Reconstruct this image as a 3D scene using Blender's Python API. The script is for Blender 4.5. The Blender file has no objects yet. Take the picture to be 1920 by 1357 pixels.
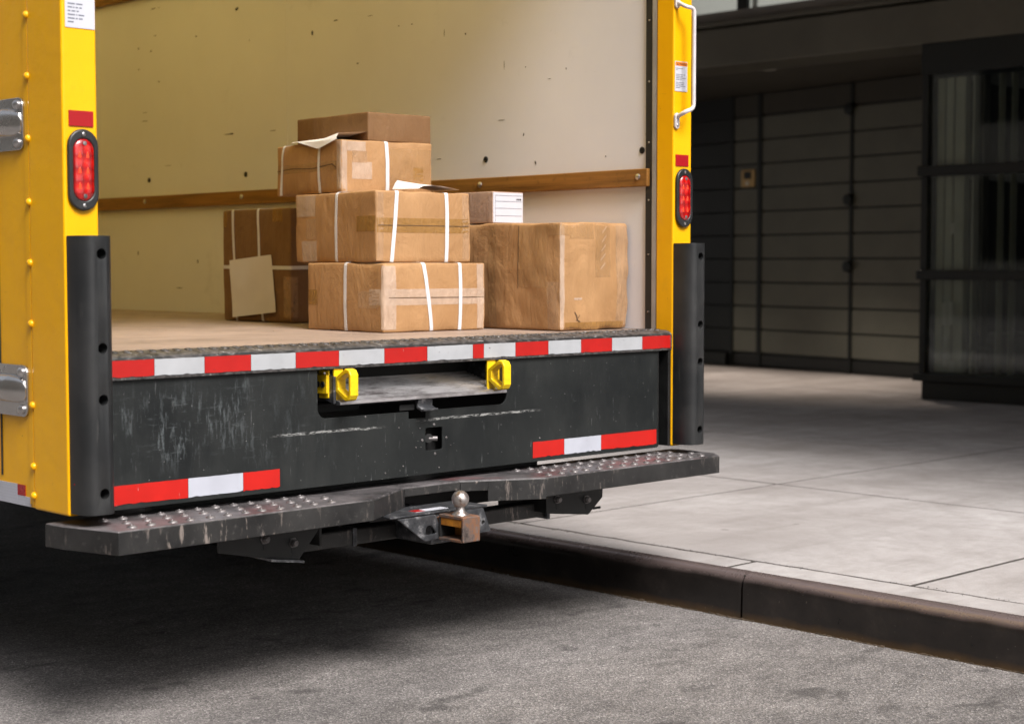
import bpy, bmesh, math, random
from mathutils import Vector, Matrix, noise as mnoise

random.seed(7)
S = bpy.context.scene
COL = S.collection
R = math.radians

# ------------------------------------------------------------------ camera
def camera():
    yaw, pitch, roll = R(45.952), R(-3.381), R(-0.027)
    f = Vector((math.cos(yaw) * math.cos(pitch), math.sin(yaw) * math.cos(pitch), math.sin(pitch)))
    r = Vector((math.sin(yaw), -math.cos(yaw), 0))
    u = r.cross(f)
    r2 = r * math.cos(roll) + u * math.sin(roll)
    u2 = u * math.cos(roll) - r * math.sin(roll)
    cd = bpy.data.cameras.new('camera')
    cd.sensor_width = 36
    cd.sensor_fit = 'HORIZONTAL'
    cd.lens = 3119.96 / 1920 * 36
    cd.clip_start = 0.05
    cd.clip_end = 800
    cd.dof.use_dof = True
    cd.dof.focus_distance = 4.75
    cd.dof.aperture_fstop = 3.6
    co = bpy.data.objects.new('camera', cd)
    COL.objects.link(co)
    m = Matrix((r2, u2, -f)).transposed().to_4x4()
    m.translation = Vector((-3.31, -3.56, 1.15))
    co.matrix_world = m
    S.camera = co
camera()

# ------------------------------------------------------------------ light
SUN_DIR = Vector((-0.13, -0.63, 0.76)).normalized()      # towards the sun, hidden behind thin cloud
SUN_EL = math.asin(SUN_DIR.z)
SUN_AZ = math.atan2(SUN_DIR.x, SUN_DIR.y)
W = bpy.data.worlds.new('World')
S.world = W
W.use_nodes = True
wn = W.node_tree
wn.nodes.clear()
sky = wn.nodes.new('ShaderNodeTexSky')
sky.sky_type = 'NISHITA'
sky.sun_disc = False
sky.sun_elevation = SUN_EL
sky.sun_rotation = SUN_AZ
sky.air_density = 1.0
sky.dust_density = 4.0
hs = wn.nodes.new('ShaderNodeHueSaturation')             # overcast: the blue is mostly veiled
hs.inputs['Saturation'].default_value = 0.30
bg = wn.nodes.new('ShaderNodeBackground')
bg.inputs['Strength'].default_value = 0.062
wo = wn.nodes.new('ShaderNodeOutputWorld')
wn.links.new(sky.outputs[0], hs.inputs['Color'])
wn.links.new(hs.outputs[0], bg.inputs[0])
wn.links.new(bg.outputs[0], wo.inputs[0])
sl = bpy.data.lights.new('sun', 'SUN')
sl.energy = 1.5
sl.angle = R(24)
sl.color = (1.0, 0.95, 0.915)
so = bpy.data.objects.new('sun', sl)
COL.objects.link(so)
so.rotation_euler = SUN_DIR.to_track_quat('Z', 'Y').to_euler()
S.view_settings.view_transform = 'Standard'
S.view_settings.look = 'None'
S.view_settings.gamma = 1
S.view_settings.exposure = 1.82
S.view_settings.use_curve_mapping = False
S.cycles.max_bounces = 10
S.cycles.diffuse_bounces = 6
S.cycles.transparent_max_bounces = 12
S.cycles.caustics_reflective = False
S.cycles.caustics_refractive = False

# ------------------------------------------------------------------ node helpers
class G:
    """a small material graph"""
    def __init__(self, name):
        self.m = bpy.data.materials.new(name)
        self.m.use_nodes = True
        self.t = self.m.node_tree
        self.b = self.t.nodes['Principled BSDF']
        tc = self.t.nodes.new('ShaderNodeTexCoord')
        self.co = tc.outputs['Object']
    def put(self, sock, v):
        if isinstance(v, bpy.types.NodeSocket):
            self.t.links.new(v, sock)
        elif isinstance(v, (tuple, list)) and sock.type == 'RGBA' and len(v) == 3:
            sock.default_value = (*v, 1)
        else:
            sock.default_value = v
    def node(self, typ, ins=None, out=0, **at):
        n = self.t.nodes.new(typ)
        for k, v in at.items():
            setattr(n, k, v)
        for k, v in (ins or {}).items():
            self.put(n.inputs[k], v)
        return n.outputs[out]
    def map(self, scale=(1, 1, 1), loc=(0, 0, 0), rot=(0, 0, 0), co=None):
        return self.node('ShaderNodeMapping', {'Vector': co or self.co, 'Scale': scale, 'Location': loc, 'Rotation': rot})
    def noise(self, scale, detail=4, rough=0.55, co=None, dist=0.0, col=False):
        return self.node('ShaderNodeTexNoise', {'Vector': co or self.co, 'Scale': scale, 'Detail': detail, 'Roughness': rough, 'Distortion': dist}, out=1 if col else 0)
    def vor(self, scale, co=None, feature='F1', out=0, rnd=1.0):
        return self.node('ShaderNodeTexVoronoi', {'Vector': co or self.co, 'Scale': scale, 'Randomness': rnd}, out=out, feature=feature)
    def wave(self, scale, co=None, dist=0.0, detail=2, dirn='X', dscale=1.0):
        return self.node('ShaderNodeTexWave', {'Vector': co or self.co, 'Scale': scale, 'Distortion': dist, 'Detail': detail, 'Detail Scale': dscale}, out=1, bands_direction=dirn)
    def ramp(self, f, stops, interp='LINEAR'):
        n = self.t.nodes.new('ShaderNodeValToRGB')
        n.color_ramp.interpolation = interp
        e = n.color_ramp.elements
        while len(e) < len(stops):
            e.new(0.5)
        for x, (p, c) in zip(e, stops):
            x.position = p
            x.color = (c, c, c, 1) if isinstance(c, (int, float)) else (*c, 1)
        self.put(n.inputs[0], f)
        return n.outputs[0]
    def mix(self, f, a, b, mode='MIX'):
        return self.node('ShaderNodeMixRGB', {0: f, 1: a, 2: b}, blend_type=mode)
    def math(self, op, a, b=0.0, clamp=False):
        return self.node('ShaderNodeMath', {0: a, 1: b}, operation=op, use_clamp=clamp)
    def xyz(self, co=None):
        n = self.t.nodes.new('ShaderNodeSeparateXYZ')
        self.put(n.inputs[0], co or self.co)
        return n.outputs
    def bump(self, h, strength=0.3, dist=0.01, normal=None):
        ins = {'Height': h, 'Strength': strength, 'Distance': dist}
        if normal:
            ins['Normal'] = normal
        return self.node('ShaderNodeBump', ins)
    def band(self, v, centre, half, soft):
        """1 inside centre +- half, fading over soft"""
        d = self.math('ABSOLUTE', self.math('SUBTRACT', v, centre))
        return self.node('ShaderNodeMapRange', {0: d, 1: half, 2: half + soft, 3: 1.0, 4: 0.0})
    def rnd(self):
        return self.node('ShaderNodeObjectInfo', out=5)
    def set(self, base=None, rough=None, metal=None, normal=None, spec=None, coat=None, coat_rough=None, **kw):
        b = self.b.inputs
        for k, v in (('Base Color', base), ('Roughness', rough), ('Metallic', metal), ('Normal', normal), ('Specular IOR Level', spec), ('Coat Weight', coat), ('Coat Roughness', coat_rough)):
            if v is not None:
                self.put(b[k], v)
        for k, v in kw.items():
            self.put(b[k], v)
        return self.m

M = {}
def simple(name, base, rough=0.5, metal=0.0, var=0.15, scale=14.0, bump=0.05, spec=0.5, coat=0.0, fine=180.0):
    g = G(name)
    n = g.noise(scale, 5, 0.6)
    c = g.mix(1.0, base, g.ramp(n, [(0.3, 1 - var), (0.7, 1 + var * 0.4)]), 'MULTIPLY')
    f = g.noise(fine, 3)
    rr = g.math('ADD', g.math('MULTIPLY', g.math('SUBTRACT', n, 0.5), 0.25), rough, clamp=True)
    M[name] = g.set(c, rr, metal, g.bump(f, bump, 0.002), spec, coat)

# yellow body paint: gloss with faint orange peel, chips and grime
g = G('yellow_paint')
n = g.noise(3.0, 5, 0.6)
base = g.mix(g.ramp(n, [(0.35, 0), (0.75, 1)]), (0.80, 0.405, 0.0015), (0.76, 0.365, 0.0015))
grime = g.noise(1.0, 6, 0.65, g.map((22, 22, 2.2)))
base = g.mix(g.math('MULTIPLY', g.ramp(grime, [(0.60, 0), (0.80, 1)]), 0.05), base, (0.35, 0.15, 0.02))
sm_ = g.ramp(g.noise(5, 6, 0.75), [(0.60, 0), (0.80, 1)])
base = g.mix(g.math('MULTIPLY', sm_, 0.28), base, (0.36, 0.18, 0.03))
ln_s = g.ramp(g.noise(1, 5, 0.75, g.map((9, 9, 130), rot=(0.05, 0.03, 0))), [(0.69, 0), (0.72, 1)])
base = g.mix(g.math('MULTIPLY', ln_s, 0.5), base, (0.25, 0.12, 0.02))
chip = g.ramp(g.noise(75, 4, 0.7), [(0.70, 0), (0.72, 1)])
base = g.mix(g.math('MULTIPLY', chip, 0.8), base, (0.10, 0.045, 0.02))
M['yellow_paint'] = g.set(base, g.math('ADD', g.math('MULTIPLY', n, 0.14), 0.26), 0, g.bump(g.math('ADD', g.noise(26, 3), g.math('MULTIPLY', g.noise(2.6, 2), 3.0)), 0.07, 0.02), 0.25, 0.22, 0.06)

g = G('yellow_plastic')
n = g.noise(30, 5, 0.65)
base = g.mix(g.ramp(n, [(0.50, 0), (0.72, 0.65)]), (0.78, 0.52, 0.006), (0.42, 0.24, 0.012))
scr = g.ramp(g.noise(1, 4, 0.7, g.map((60, 220, 60), rot=(0.4, 0.2, 0.3))), [(0.66, 0), (0.72, 1)])
base = g.mix(g.math('MULTIPLY', scr, 0.5), base, (0.22, 0.13, 0.02))
M['yellow_plastic'] = g.set(base, 0.42, 0, g.bump(n, 0.08, 0.003), 0.45)

# black painted tail panel, scuffed
g = G('black_panel')
x = g.xyz()
n = g.noise(2.2, 6, 0.65)
base = g.mix(g.ramp(n, [(0.35, 0), (0.7, 1)]), (0.008, 0.0095, 0.010), (0.021, 0.023, 0.0225))
side = g.node('ShaderNodeMapRange', {0: x[0], 1: -0.45, 2: -0.95, 3: 0.0, 4: 1.0})
hz = g.band(x[2], 0.755, 0.06, 0.09)
cloud = g.noise(5, 6, 0.7)
scr1 = g.ramp(g.noise(1, 6, 0.78, g.map((62, 62, 13), rot=(0, 0.10, 0))), [(0.53, 0), (0.64, 1)])
scr2 = g.ramp(g.noise(1, 6, 0.78, g.map((16, 16, 110), rot=(0, 0.22, 0))), [(0.57, 0), (0.68, 1)])
scr3 = g.ramp(g.noise(1, 5, 0.75, g.map((120, 120, 12), rot=(0, -0.12, 0))), [(0.635, 0), (0.70, 1)])
patch = g.ramp(cloud, [(0.36, 0), (0.58, 1)])
s1 = g.math('MULTIPLY', g.math('MULTIPLY', scr1, patch), g.math('MULTIPLY', side, hz))
s2 = g.math('MULTIPLY', g.math('MULTIPLY', scr2, patch), g.math('MULTIPLY', side, hz))
base = g.mix(g.math('MULTIPLY', s1, 0.55), base, (0.145, 0.165, 0.172))
base = g.mix(g.math('MULTIPLY', s2, 0.38), base, (0.165, 0.185, 0.192))
base = g.mix(g.math('MULTIPLY', scr3, 0.35), base, (0.20, 0.21, 0.21))
wob = g.math('MULTIPLY', g.math('SUBTRACT', g.noise(2.2, 5, 0.75), 0.5), 0.018)
zz = g.math('ADD', x[2], wob)
brk = g.ramp(g.noise(1, 5, 0.8, g.map((60, 60, 260))), [(0.46, 0), (0.56, 1)])
l1 = g.math('MULTIPLY', g.band(zz, 0.697, 0.0012, 0.0035), g.band(x[0], -0.545, 0.13, 0.07))
l2 = g.math('MULTIPLY', g.band(zz, 0.705, 0.0012, 0.0035), g.band(x[0], 0.015, 0.16, 0.10))
ln = g.math('MULTIPLY', g.math('MAXIMUM', l1, l2), brk)
base = g.mix(g.math('MULTIPLY', ln, 0.75), base, (0.42, 0.42, 0.41))
dust = g.ramp(g.noise(1, 6, 0.7, g.map((9, 9, 3))), [(0.48, 0), (0.75, 1)])
base = g.mix(g.math('MULTIPLY', dust, 0.22), base, (0.05, 0.052, 0.05))
spk = g.ramp(g.vor(42), [(0.035, 1), (0.06, 0)])
base = g.mix(g.math('MULTIPLY', spk, 0.5), base, (0.38, 0.38, 0.37))
M['black_panel'] = g.set(base, g.math('ADD', g.math('MULTIPLY', n, 0.3), 0.30), 0, g.bump(g.math('ADD', n, g.math('MULTIPLY', cloud, 0.5)), 0.12, 0.006), 0.28)

def tape(name, c, dirt, wear):
    g = G(name)
    x = g.xyz()
    n = g.noise(9, 5, 0.65)
    base = g.mix(g.ramp(n, [(0.35, 0), (0.75, 1)]), c, tuple(v * 0.78 for v in c))
    # prism honeycomb seen as two crossing line families
    w1 = g.wave(60, g.map(rot=(0, R(45), 0)))
    w2 = g.wave(60, g.map(rot=(0, R(-45), 0)))
    hatch = g.math('MAXIMUM', g.ramp(w1, [(0.80, 0), (1, 1)]), g.ramp(w2, [(0.80, 0), (1, 1)]))
    base = g.mix(g.math('MULTIPLY', hatch, 0.30), base, tuple(v * 0.55 for v in c))
    d = g.ramp(g.noise(34, 5, 0.75), [(0.60 - wear * 0.03, 0), (0.70, 1)])
    base = g.mix(g.math('MULTIPLY', d, 0.55), base, dirt)
    k = g.ramp(g.noise(1, 4, 0.75, g.map((60, 60, 130), loc=(3, 1, 2))), [(0.675 - wear * 0.02, 0), (0.69, 1)])
    base = g.mix(g.math('MULTIPLY', k, 0.85), base, (0.03, 0.03, 0.03))
    sc = g.ramp(g.noise(1, 3, 0.7, g.map((90, 90, 9), rot=(0, 0.5, 0))), [(0.70, 0), (0.73, 1)])
    base = g.mix(g.math('MULTIPLY', sc, 0.5), base, (0.6, 0.5, 0.48))
    M[name] = g.set(base, 0.28, 0, g.bump(hatch, 0.06, 0.001), 0.5)
tape('red_tape', (0.42, 0.012, 0.010), (0.30, 0.02, 0.02), 1)
tape('white_tape', (0.40, 0.41, 0.43), (0.36, 0.36, 0.37), 1)
tape('red_tape_clean', (0.50, 0.012, 0.008), (0.40, 0.02, 0.02), -1)
tape('white_tape_clean', (0.46, 0.475, 0.54), (0.38, 0.39, 0.43), -1)
simple('reflector_red', (0.32, 0.006, 0.010), 0.25, var=0.1)

# black rubber / plastic guard
g = G('black_guard')
n = g.noise(8, 5, 0.65)
base = g.mix(g.ramp(n, [(0.4, 0), (0.75, 1)]), (0.012, 0.013, 0.014), (0.027, 0.027, 0.027))
s = g.ramp(g.noise(1, 5, 0.75, g.map((60, 60, 5))), [(0.62, 0), (0.70, 1)])
base = g.mix(g.math('MULTIPLY', s, 0.4), base, (0.10, 0.095, 0.09))
M['black_guard'] = g.set(base, g.math('ADD', g.math('MULTIPLY', n, 0.25), 0.28), 0, g.bump(g.noise(70, 4), 0.06, 0.002), 0.5)
g = G('gutter_dirt')
n = g.noise(40, 5, 0.7)
M['gutter_dirt'] = g.set(g.ramp(n, [(0.35, (0.030, 0.020, 0.011)), (0.7, (0.085, 0.058, 0.034))]), 0.9, 0, g.bump(n, 0.6, 0.008))
simple('black_rubber', (0.012, 0.012, 0.012), 0.6, var=0.3)

# worn black steel of the bumper
g = G('worn_black_steel')
x = g.xyz()
n = g.noise(6, 6, 0.65)
base = g.mix(g.ramp(n, [(0.35, 0), (0.72, 1)]), (0.010, 0.010, 0.0105), (0.034, 0.033, 0.032))
dr = g.ramp(g.noise(1, 5, 0.75, g.map((42, 42, 9))), [(0.565, 0), (0.635, 1)])
dm = g.ramp(g.noise(4.5, 4), [(0.42, 0), (0.58, 1)])
base = g.mix(g.math('MULTIPLY', g.math('MULTIPLY', dr, dm), 0.72), base, (0.28, 0.235, 0.21))
rub = g.ramp(g.noise(50, 5, 0.75), [(0.58, 0), (0.70, 1)])
base = g.mix(g.math('MULTIPLY', rub, 0.40), base, (0.13, 0.12, 0.115))
M['worn_black_steel'] = g.set(base, g.math('ADD', g.math('MULTIPLY', n, 0.3), 0.27), 0.15, g.bump(g.noise(45, 5), 0.12, 0.003), 0.5)

# dusty tread top of the bumper
g = G('tread_steel')
n = g.noise(7, 6, 0.7)
base = g.mix(g.ramp(n, [(0.38, 0), (0.66, 1)]), (0.028, 0.027, 0.028), (0.155, 0.142, 0.146))
redn = g.ramp(g.noise(5.5, 3, co=g.map(loc=(4, 2, 1))), [(0.60, 0), (0.70, 1)])
base = g.mix(g.math('MULTIPLY', redn, 0.35), base, (0.22, 0.045, 0.05))
rub = g.ramp(g.noise(70, 5, 0.75), [(0.50, 0), (0.68, 1)])
base = g.mix(g.math('MULTIPLY', rub, 0.5), base, (0.22, 0.20, 0.205))
M['tread_steel'] = g.set(base, 0.42, 0.2, g.bump(g.noise(60, 5), 0.25, 0.003), 0.5)
simple('bright_steel', (0.62, 0.60, 0.60), 0.30, 1.0, var=0.3, scale=40)
simple('stud_steel', (0.20, 0.185, 0.185), 0.42, 0.55, var=0.75, scale=35)
simple('hinge_steel', (0.60, 0.585, 0.57), 0.26, 1.0, var=0.12, scale=9)
simple('dark_steel', (0.013, 0.013, 0.013), 0.5, 0.2, var=0.5)
simple('black_underside', (0.010, 0.010, 0.010), 0.7, 0.0, var=0.5)
simple('grey_track', (0.36, 0.35, 0.34), 0.4, 0.3, var=0.2)
simple('handle_white', (0.62, 0.58, 0.58), 0.35, 0.1, var=0.15)

# sill plate: tread with paint worn through
g = G('sill_steel')
n = g.noise(45, 6, 0.75)
base = g.mix(g.ramp(n, [(0.40, 0), (0.58, 1)]), (0.016, 0.0155, 0.016), (0.085, 0.078, 0.076))
w = g.ramp(g.noise(1, 6, 0.8, g.map((55, 55, 120))), [(0.58, 0), (0.64, 1)])
base = g.mix(g.math('MULTIPLY', w, 0.75), base, (0.36, 0.345, 0.335))
x = g.xyz()
lip = g.math('MULTIPLY', g.band(x[2], 0.9185, 0.0022, 0.0018), g.ramp(g.noise(1, 5, 0.75, g.map((26, 26, 90))), [(0.40, 0), (0.50, 1)]))
base = g.mix(g.math('MULTIPLY', lip, 0.95), base, (0.008, 0.008, 0.008))
M['sill_steel'] = g.set(base, 0.45, 0.2, g.bump(n, 0.4, 0.004), 0.5)

# ramp aluminium
g = G('ramp_aluminium')
n = g.noise(1, 5, 0.7, g.map((5, 14, 14)))
base = g.mix(g.ramp(n, [(0.36, 0), (0.56, 1)]), (0.22, 0.20, 0.20), (0.64, 0.62, 0.63))
M['ramp_aluminium'] = g.set(base, g.math('ADD', g.math('MULTIPLY', n, 0.25), 0.24), 0.85, g.bump(g.noise(120, 3), 0.06, 0.001))

# rusty hitch
g = G('rusty_steel')
n = g.noise(22, 6, 0.7)
base = g.ramp(n, [(0.32, (0.035, 0.027, 0.024)), (0.46, (0.13, 0.10, 0.088)), (0.56, (0.22, 0.10, 0.05)), (0.66, (0.15, 0.125, 0.115)), (0.76, (0.30, 0.26, 0.25))])
M['rusty_steel'] = g.set(base, 0.55, 0.35, g.bump(n, 0.4, 0.004))
g = G('orange_rust')
n = g.noise(30, 6, 0.7)
M['orange_rust'] = g.set(g.ramp(n, [(0.35, (0.22, 0.075, 0.008)), (0.65, (0.50, 0.20, 0.015))]), 0.6, 0.1, g.bump(n, 0.3, 0.003))
g = G('hitch_ball_steel')
n = g.noise(45, 5, 0.7)
base = g.ramp(n, [(0.34, (0.20, 0.14, 0.11)), (0.46, (0.42, 0.38, 0.36)), (0.7, (0.56, 0.53, 0.51))])
M['hitch_ball_steel'] = g.set(base, g.math('ADD', g.math('MULTIPLY', n, 0.3), 0.24), 0.9, g.bump(n, 0.1, 0.002))
g = G('worn_grey_steel')
n = g.noise(28, 6, 0.7)
base = g.ramp(n, [(0.36, (0.035, 0.037, 0.042)), (0.55, (0.085, 0.088, 0.095)), (0.68, (0.30, 0.30, 0.31))])
M['worn_grey_steel'] = g.set(base, 0.34, 0.5, g.bump(n, 0.2, 0.003))

# lamp lens
g = G('red_lens')
base = g.ramp(g.vor(46, g.map((1.0, 1.0, 0.72)), rnd=0.15), [(0.12, (0.66, 0.020, 0.006)), (0.36, (0.44, 0.004, 0.004)), (0.7, (0.20, 0.002, 0.003))])
M['red_lens'] = g.set(base, 0.12, 0, g.bump(g.vor(46, g.map((1.0, 1.0, 0.72)), rnd=0.15), 0.5, 0.006), 0.6, 0.7, 0.03)

# plywood cargo floor
g = G('plywood_floor')
gr = g.noise(1, 6, 0.65, g.map((3.0, 55, 10), rot=(0, 0, R(4))))
gr2 = g.noise(1, 5, 0.6, g.map((0.9, 9, 4), rot=(0, 0, R(-3))))
base = g.mix(g.ramp(gr, [(0.30, 0), (0.70, 1)]), (0.22, 0.160, 0.126), (0.39, 0.295, 0.240))
base = g.mix(g.ramp(gr2, [(0.42, 0), (0.68, 0.7)]), base, (0.26, 0.20, 0.165))
st = g.ramp(g.noise(3.2, 7, 0.75), [(0.46, 0), (0.70, 1)])
base = g.mix(g.math('MULTIPLY', st, 0.55), base, (0.11, 0.082, 0.062))
M['plywood_floor'] = g.set(base, 0.55, 0, g.bump(gr, 0.12, 0.003), 0.35)

# painted inner wall
def inner(name, c, c2):
    g = G(name)
    n = g.noise(1.3, 6, 0.6)
    base = g.mix(g.ramp(n, [(0.35, 0), (0.7, 1)]), c, c2)
    sc = g.ramp(g.noise(1, 5, 0.8, g.map((6, 6, 60))), [(0.68, 0), (0.73, 1)])
    base = g.mix(g.math('MULTIPLY', sc, 0.28), base, tuple(v * 0.4 for v in c))
    sm = g.ramp(g.noise(4, 6, 0.75), [(0.60, 0), (0.78, 1)])
    base = g.mix(g.math('MULTIPLY', sm, 0.30), base, tuple(v * 0.5 for v in c))
    M[name] = g.set(base, 0.42, 0, g.bump(g.noise(14, 4), 0.06, 0.006), 0.4)
inner('inner_wall_paint', (0.68, 0.675, 0.70), (0.62, 0.615, 0.64))
inner('inner_yellow', (0.72, 0.60, 0.27), (0.68, 0.56, 0.24))
simple('led_orange', (0.78, 0.055, 0.012), 0.2, coat=0.6)
simple('scuff_black', (0.028, 0.027, 0.022), 0.7, var=0.3)
# translucent roof skin
g = G('roof_skin')
td = g.node('ShaderNodeBsdfTranslucent', {'Color': (0.90, 0.80, 0.46)})
df = g.node('ShaderNodeBsdfDiffuse', {'Color': (0.72, 0.64, 0.36)})
mx = g.node('ShaderNodeMixShader', {0: 0.25, 1: td, 2: df})
g.t.links.new(mx, g.t.nodes['Material Output'].inputs['Surface'])
M['roof_skin'] = g.m

# varnished hardwood rail
g = G('wood_rail')
gr = g.noise(1, 6, 0.65, g.map((40, 2.2, 55)))
base = g.ramp(gr, [(0.30, (0.10, 0.042, 0.008)), (0.52, (0.235, 0.105, 0.022)), (0.75, (0.33, 0.155, 0.035))])
wn_ = g.ramp(g.noise(20, 5, 0.75), [(0.58, 0), (0.72, 1)])
base = g.mix(g.math('MULTIPLY', wn_, 0.55), base, (0.06, 0.030, 0.012))
M['wood_rail'] = g.set(base, 0.42, 0, g.bump(gr, 0.15, 0.003), 0.4)

# cardboard, one hue per carton through the object's random number
def board(name, c, dark):
    g = G(name)
    x = g.map((1, 1, 1))
    n = g.noise(5, 6, 0.65)
    base = g.mix(g.ramp(n, [(0.35, 0), (0.72, 1)]), c, dark)
    fl = g.wave(70, g.map(), dist=1.2, dirn='X', detail=1)
    fib = g.noise(1, 4, 0.7, g.map((140, 140, 30)))
    base = g.mix(g.math('MULTIPLY', g.ramp(fib, [(0.4, 0), (0.7, 1)]), 0.16), base, tuple(v * 0.6 for v in c))
    st = g.ramp(g.noise(9, 6, 0.75, g.map(loc=(5, 3, 8))), [(0.60, 0), (0.76, 1)])
    base = g.mix(g.math('MULTIPLY', st, 0.40), base, tuple(v * 0.45 for v in c))
    rb = g.ramp(g.noise(1, 5, 0.8, g.map((16, 16, 75), loc=(2, 9, 4))), [(0.66, 0), (0.71, 1)])
    base = g.mix(g.math('MULTIPLY', rb, 0.35), base, tuple(min(1, v * 1.5 + 0.04) for v in c))
    cr = g.noise(1, 5, 0.7, g.map((9, 9, 5), rot=(0.4, 0.7, 0.3)), dist=1.5)
    vcr = g.noise(1, 4, 0.6, g.map((26, 26, 1.6), loc=(1, 4, 2)))
    base = g.mix(g.math('MULTIPLY', g.ramp(vcr, [(0.56, 0), (0.66, 1)]), 0.16), base, tuple(v * 0.55 for v in c))
    b1 = g.bump(fl, 0.05, 0.002)
    pt = g.node('ShaderNodeNewGeometry', out='Pointiness')
    ew = g.math('MULTIPLY', g.ramp(pt, [(0.53, 0), (0.60, 1)]), g.ramp(g.noise(38, 4, 0.7), [(0.42, 0), (0.60, 1)]))
    base = g.mix(g.math('MULTIPLY', ew, 0.65), base, tuple(min(1, v * 1.35 + 0.10) for v in c))
    M[name] = g.set(base, 0.62, 0, g.bump(g.math('ADD', cr, g.math('MULTIPLY', vcr, 0.6)), 0.42, 0.014, b1), 0.3)
board('cardboard', (0.395, 0.226, 0.104), (0.30, 0.162, 0.068))
board('cardboard_brown', (0.205, 0.112, 0.050), (0.160, 0.082, 0.034))
board('cardboard_grey', (0.40, 0.275, 0.205), (0.36, 0.245, 0.18))
def ptape(name, c, rough, alpha):
    g = G(name)
    n = g.noise(18, 5, 0.7)
    w = g.noise(1, 4, 0.6, g.map((40, 40, 12), rot=(0.5, 0.3, 0.8)), dist=2.0)
    base = g.mix(g.ramp(n, [(0.35, 0), (0.7, 1)]), c, tuple(v * 0.8 for v in c))
    g.set(base, rough, 0, g.bump(w, 0.65, 0.010), 0.6)
    g.b.inputs['Alpha'].default_value = alpha
    M[name] = g.m
ptape('tape_tan', (0.54, 0.34, 0.19), 0.26, 0.55)
ptape('tape_brown', (0.36, 0.19, 0.055), 0.22, 0.75)
ptape('pale_tape_and_glint', (0.66, 0.50, 0.38), 0.26, 0.6)
ptape('tape_clear', (0.48, 0.28, 0.125), 0.12, 0.5)
simple('strap_white', (0.62, 0.61, 0.63), 0.35, var=0.08, scale=60)
simple('paper', (0.74, 0.73, 0.76), 0.7, var=0.06, scale=5)
simple('paper_grey', (0.66, 0.63, 0.62), 0.7, var=0.06, scale=5)
simple('print_grey', (0.16, 0.17, 0.21), 0.7)
simple('print_black', (0.03, 0.03, 0.035), 0.6)
simple('warning_orange', (0.75, 0.20, 0.01), 0.4)
simple('label_white', (0.50, 0.51, 0.56), 0.35, var=0.04)
simple('seam_dark', (0.08, 0.042, 0.018), 0.8)

# asphalt
g = G('asphalt')
agg = g.vor(230, out=1)
sep = g.node('ShaderNodeSeparateColor', {0: agg})
n = g.noise(1.1, 6, 0.65)
n2 = g.noise(260, 3, 0.7)
base = g.ramp(sep, [(0.0, (0.11, 0.103, 0.102)), (0.6, (0.205, 0.190, 0.182)), (0.9, (0.29, 0.270, 0.258)), (1.0, (0.42, 0.40, 0.385))])
base = g.mix(1.0, base, g.ramp(n, [(0.30, 0.58), (0.48, 0.92), (0.64, 1.18)]), 'MULTIPLY')
md = g.noise(6.5, 6, 0.7, g.map((1, 1.8, 1)))
base = g.mix(1.0, base, g.ramp(md, [(0.32, 0.74), (0.60, 1.06)]), 'MULTIPLY')
base = g.mix(g.math('MULTIPLY', g.ramp(n2, [(0.35, 1), (0.55, 0)]), 0.45), base, (0.055, 0.052, 0.052))
oil = g.ramp(g.noise(3.4, 4, 0.6, g.map((1, 1.6, 1), loc=(1.3, 0.4, 0))), [(0.585, 0), (0.67, 1)])
base = g.mix(g.math('MULTIPLY', oil, 0.6), base, (0.05, 0.047, 0.046))
fleck = g.ramp(g.vor(26), [(0.035, 1), (0.055, 0)])
base = g.mix(g.math('MULTIPLY', fleck, 0.55), base, (0.50, 0.46, 0.44))
h = g.math('ADD', g.vor(230), g.math('MULTIPLY', n2, 0.6))
M['asphalt'] = g.set(base, 0.85, 0, g.bump(h, 0.6, 0.006), 0.15)

# pavement concrete
g = G('concrete')
n = g.noise(0.9, 7, 0.62)
n2 = g.noise(7, 6, 0.7)
base = g.ramp(n, [(0.30, (0.235, 0.215, 0.206)), (0.48, (0.335, 0.314, 0.306)), (0.70, (0.415, 0.396, 0.390))])
base = g.mix(g.ramp(n2, [(0.42, 0), (0.74, 0.60)]), base, (0.20, 0.180, 0.168))
str_ = g.noise(1, 6, 0.7, g.map((0.7, 5.0, 1), rot=(0, 0, R(-35))))
base = g.mix(g.ramp(str_, [(0.50, 0), (0.72, 0.45)]), base, (0.19, 0.172, 0.16))
fine = g.noise(300, 3, 0.7)
base = g.mix(1.0, base, g.ramp(fine, [(0.3, 0.80), (0.6, 1.05)]), 'MULTIPLY')
gum = g.ramp(g.vor(3.2, g.map((1, 1, 0.01))), [(0.045, 1), (0.06, 0)])
base = g.mix(g.math('MULTIPLY', gum, 0.45), base, (0.10, 0.09, 0.085))
pk = g.ramp(g.noise(3.1, 3, 0.6, g.map(loc=(7, 3, 0))), [(0.70, 0), (0.78, 1)])
base = g.mix(g.math('MULTIPLY', pk, 0.18), base, (0.48, 0.26, 0.26))
M['concrete'] = g.set(base, 0.88, 0, g.bump(g.math('ADD', n2, g.math('MULTIPLY', fine, 0.4)), 0.22, 0.004), 0.12)
g = G('joint_dirt')
n = g.noise(30, 5, 0.7)
M['joint_dirt'] = g.set(g.ramp(n, [(0.35, (0.022, 0.019, 0.017)), (0.7, (0.075, 0.064, 0.056))]), 0.9, 0, g.bump(n, 0.6, 0.01))

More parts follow.
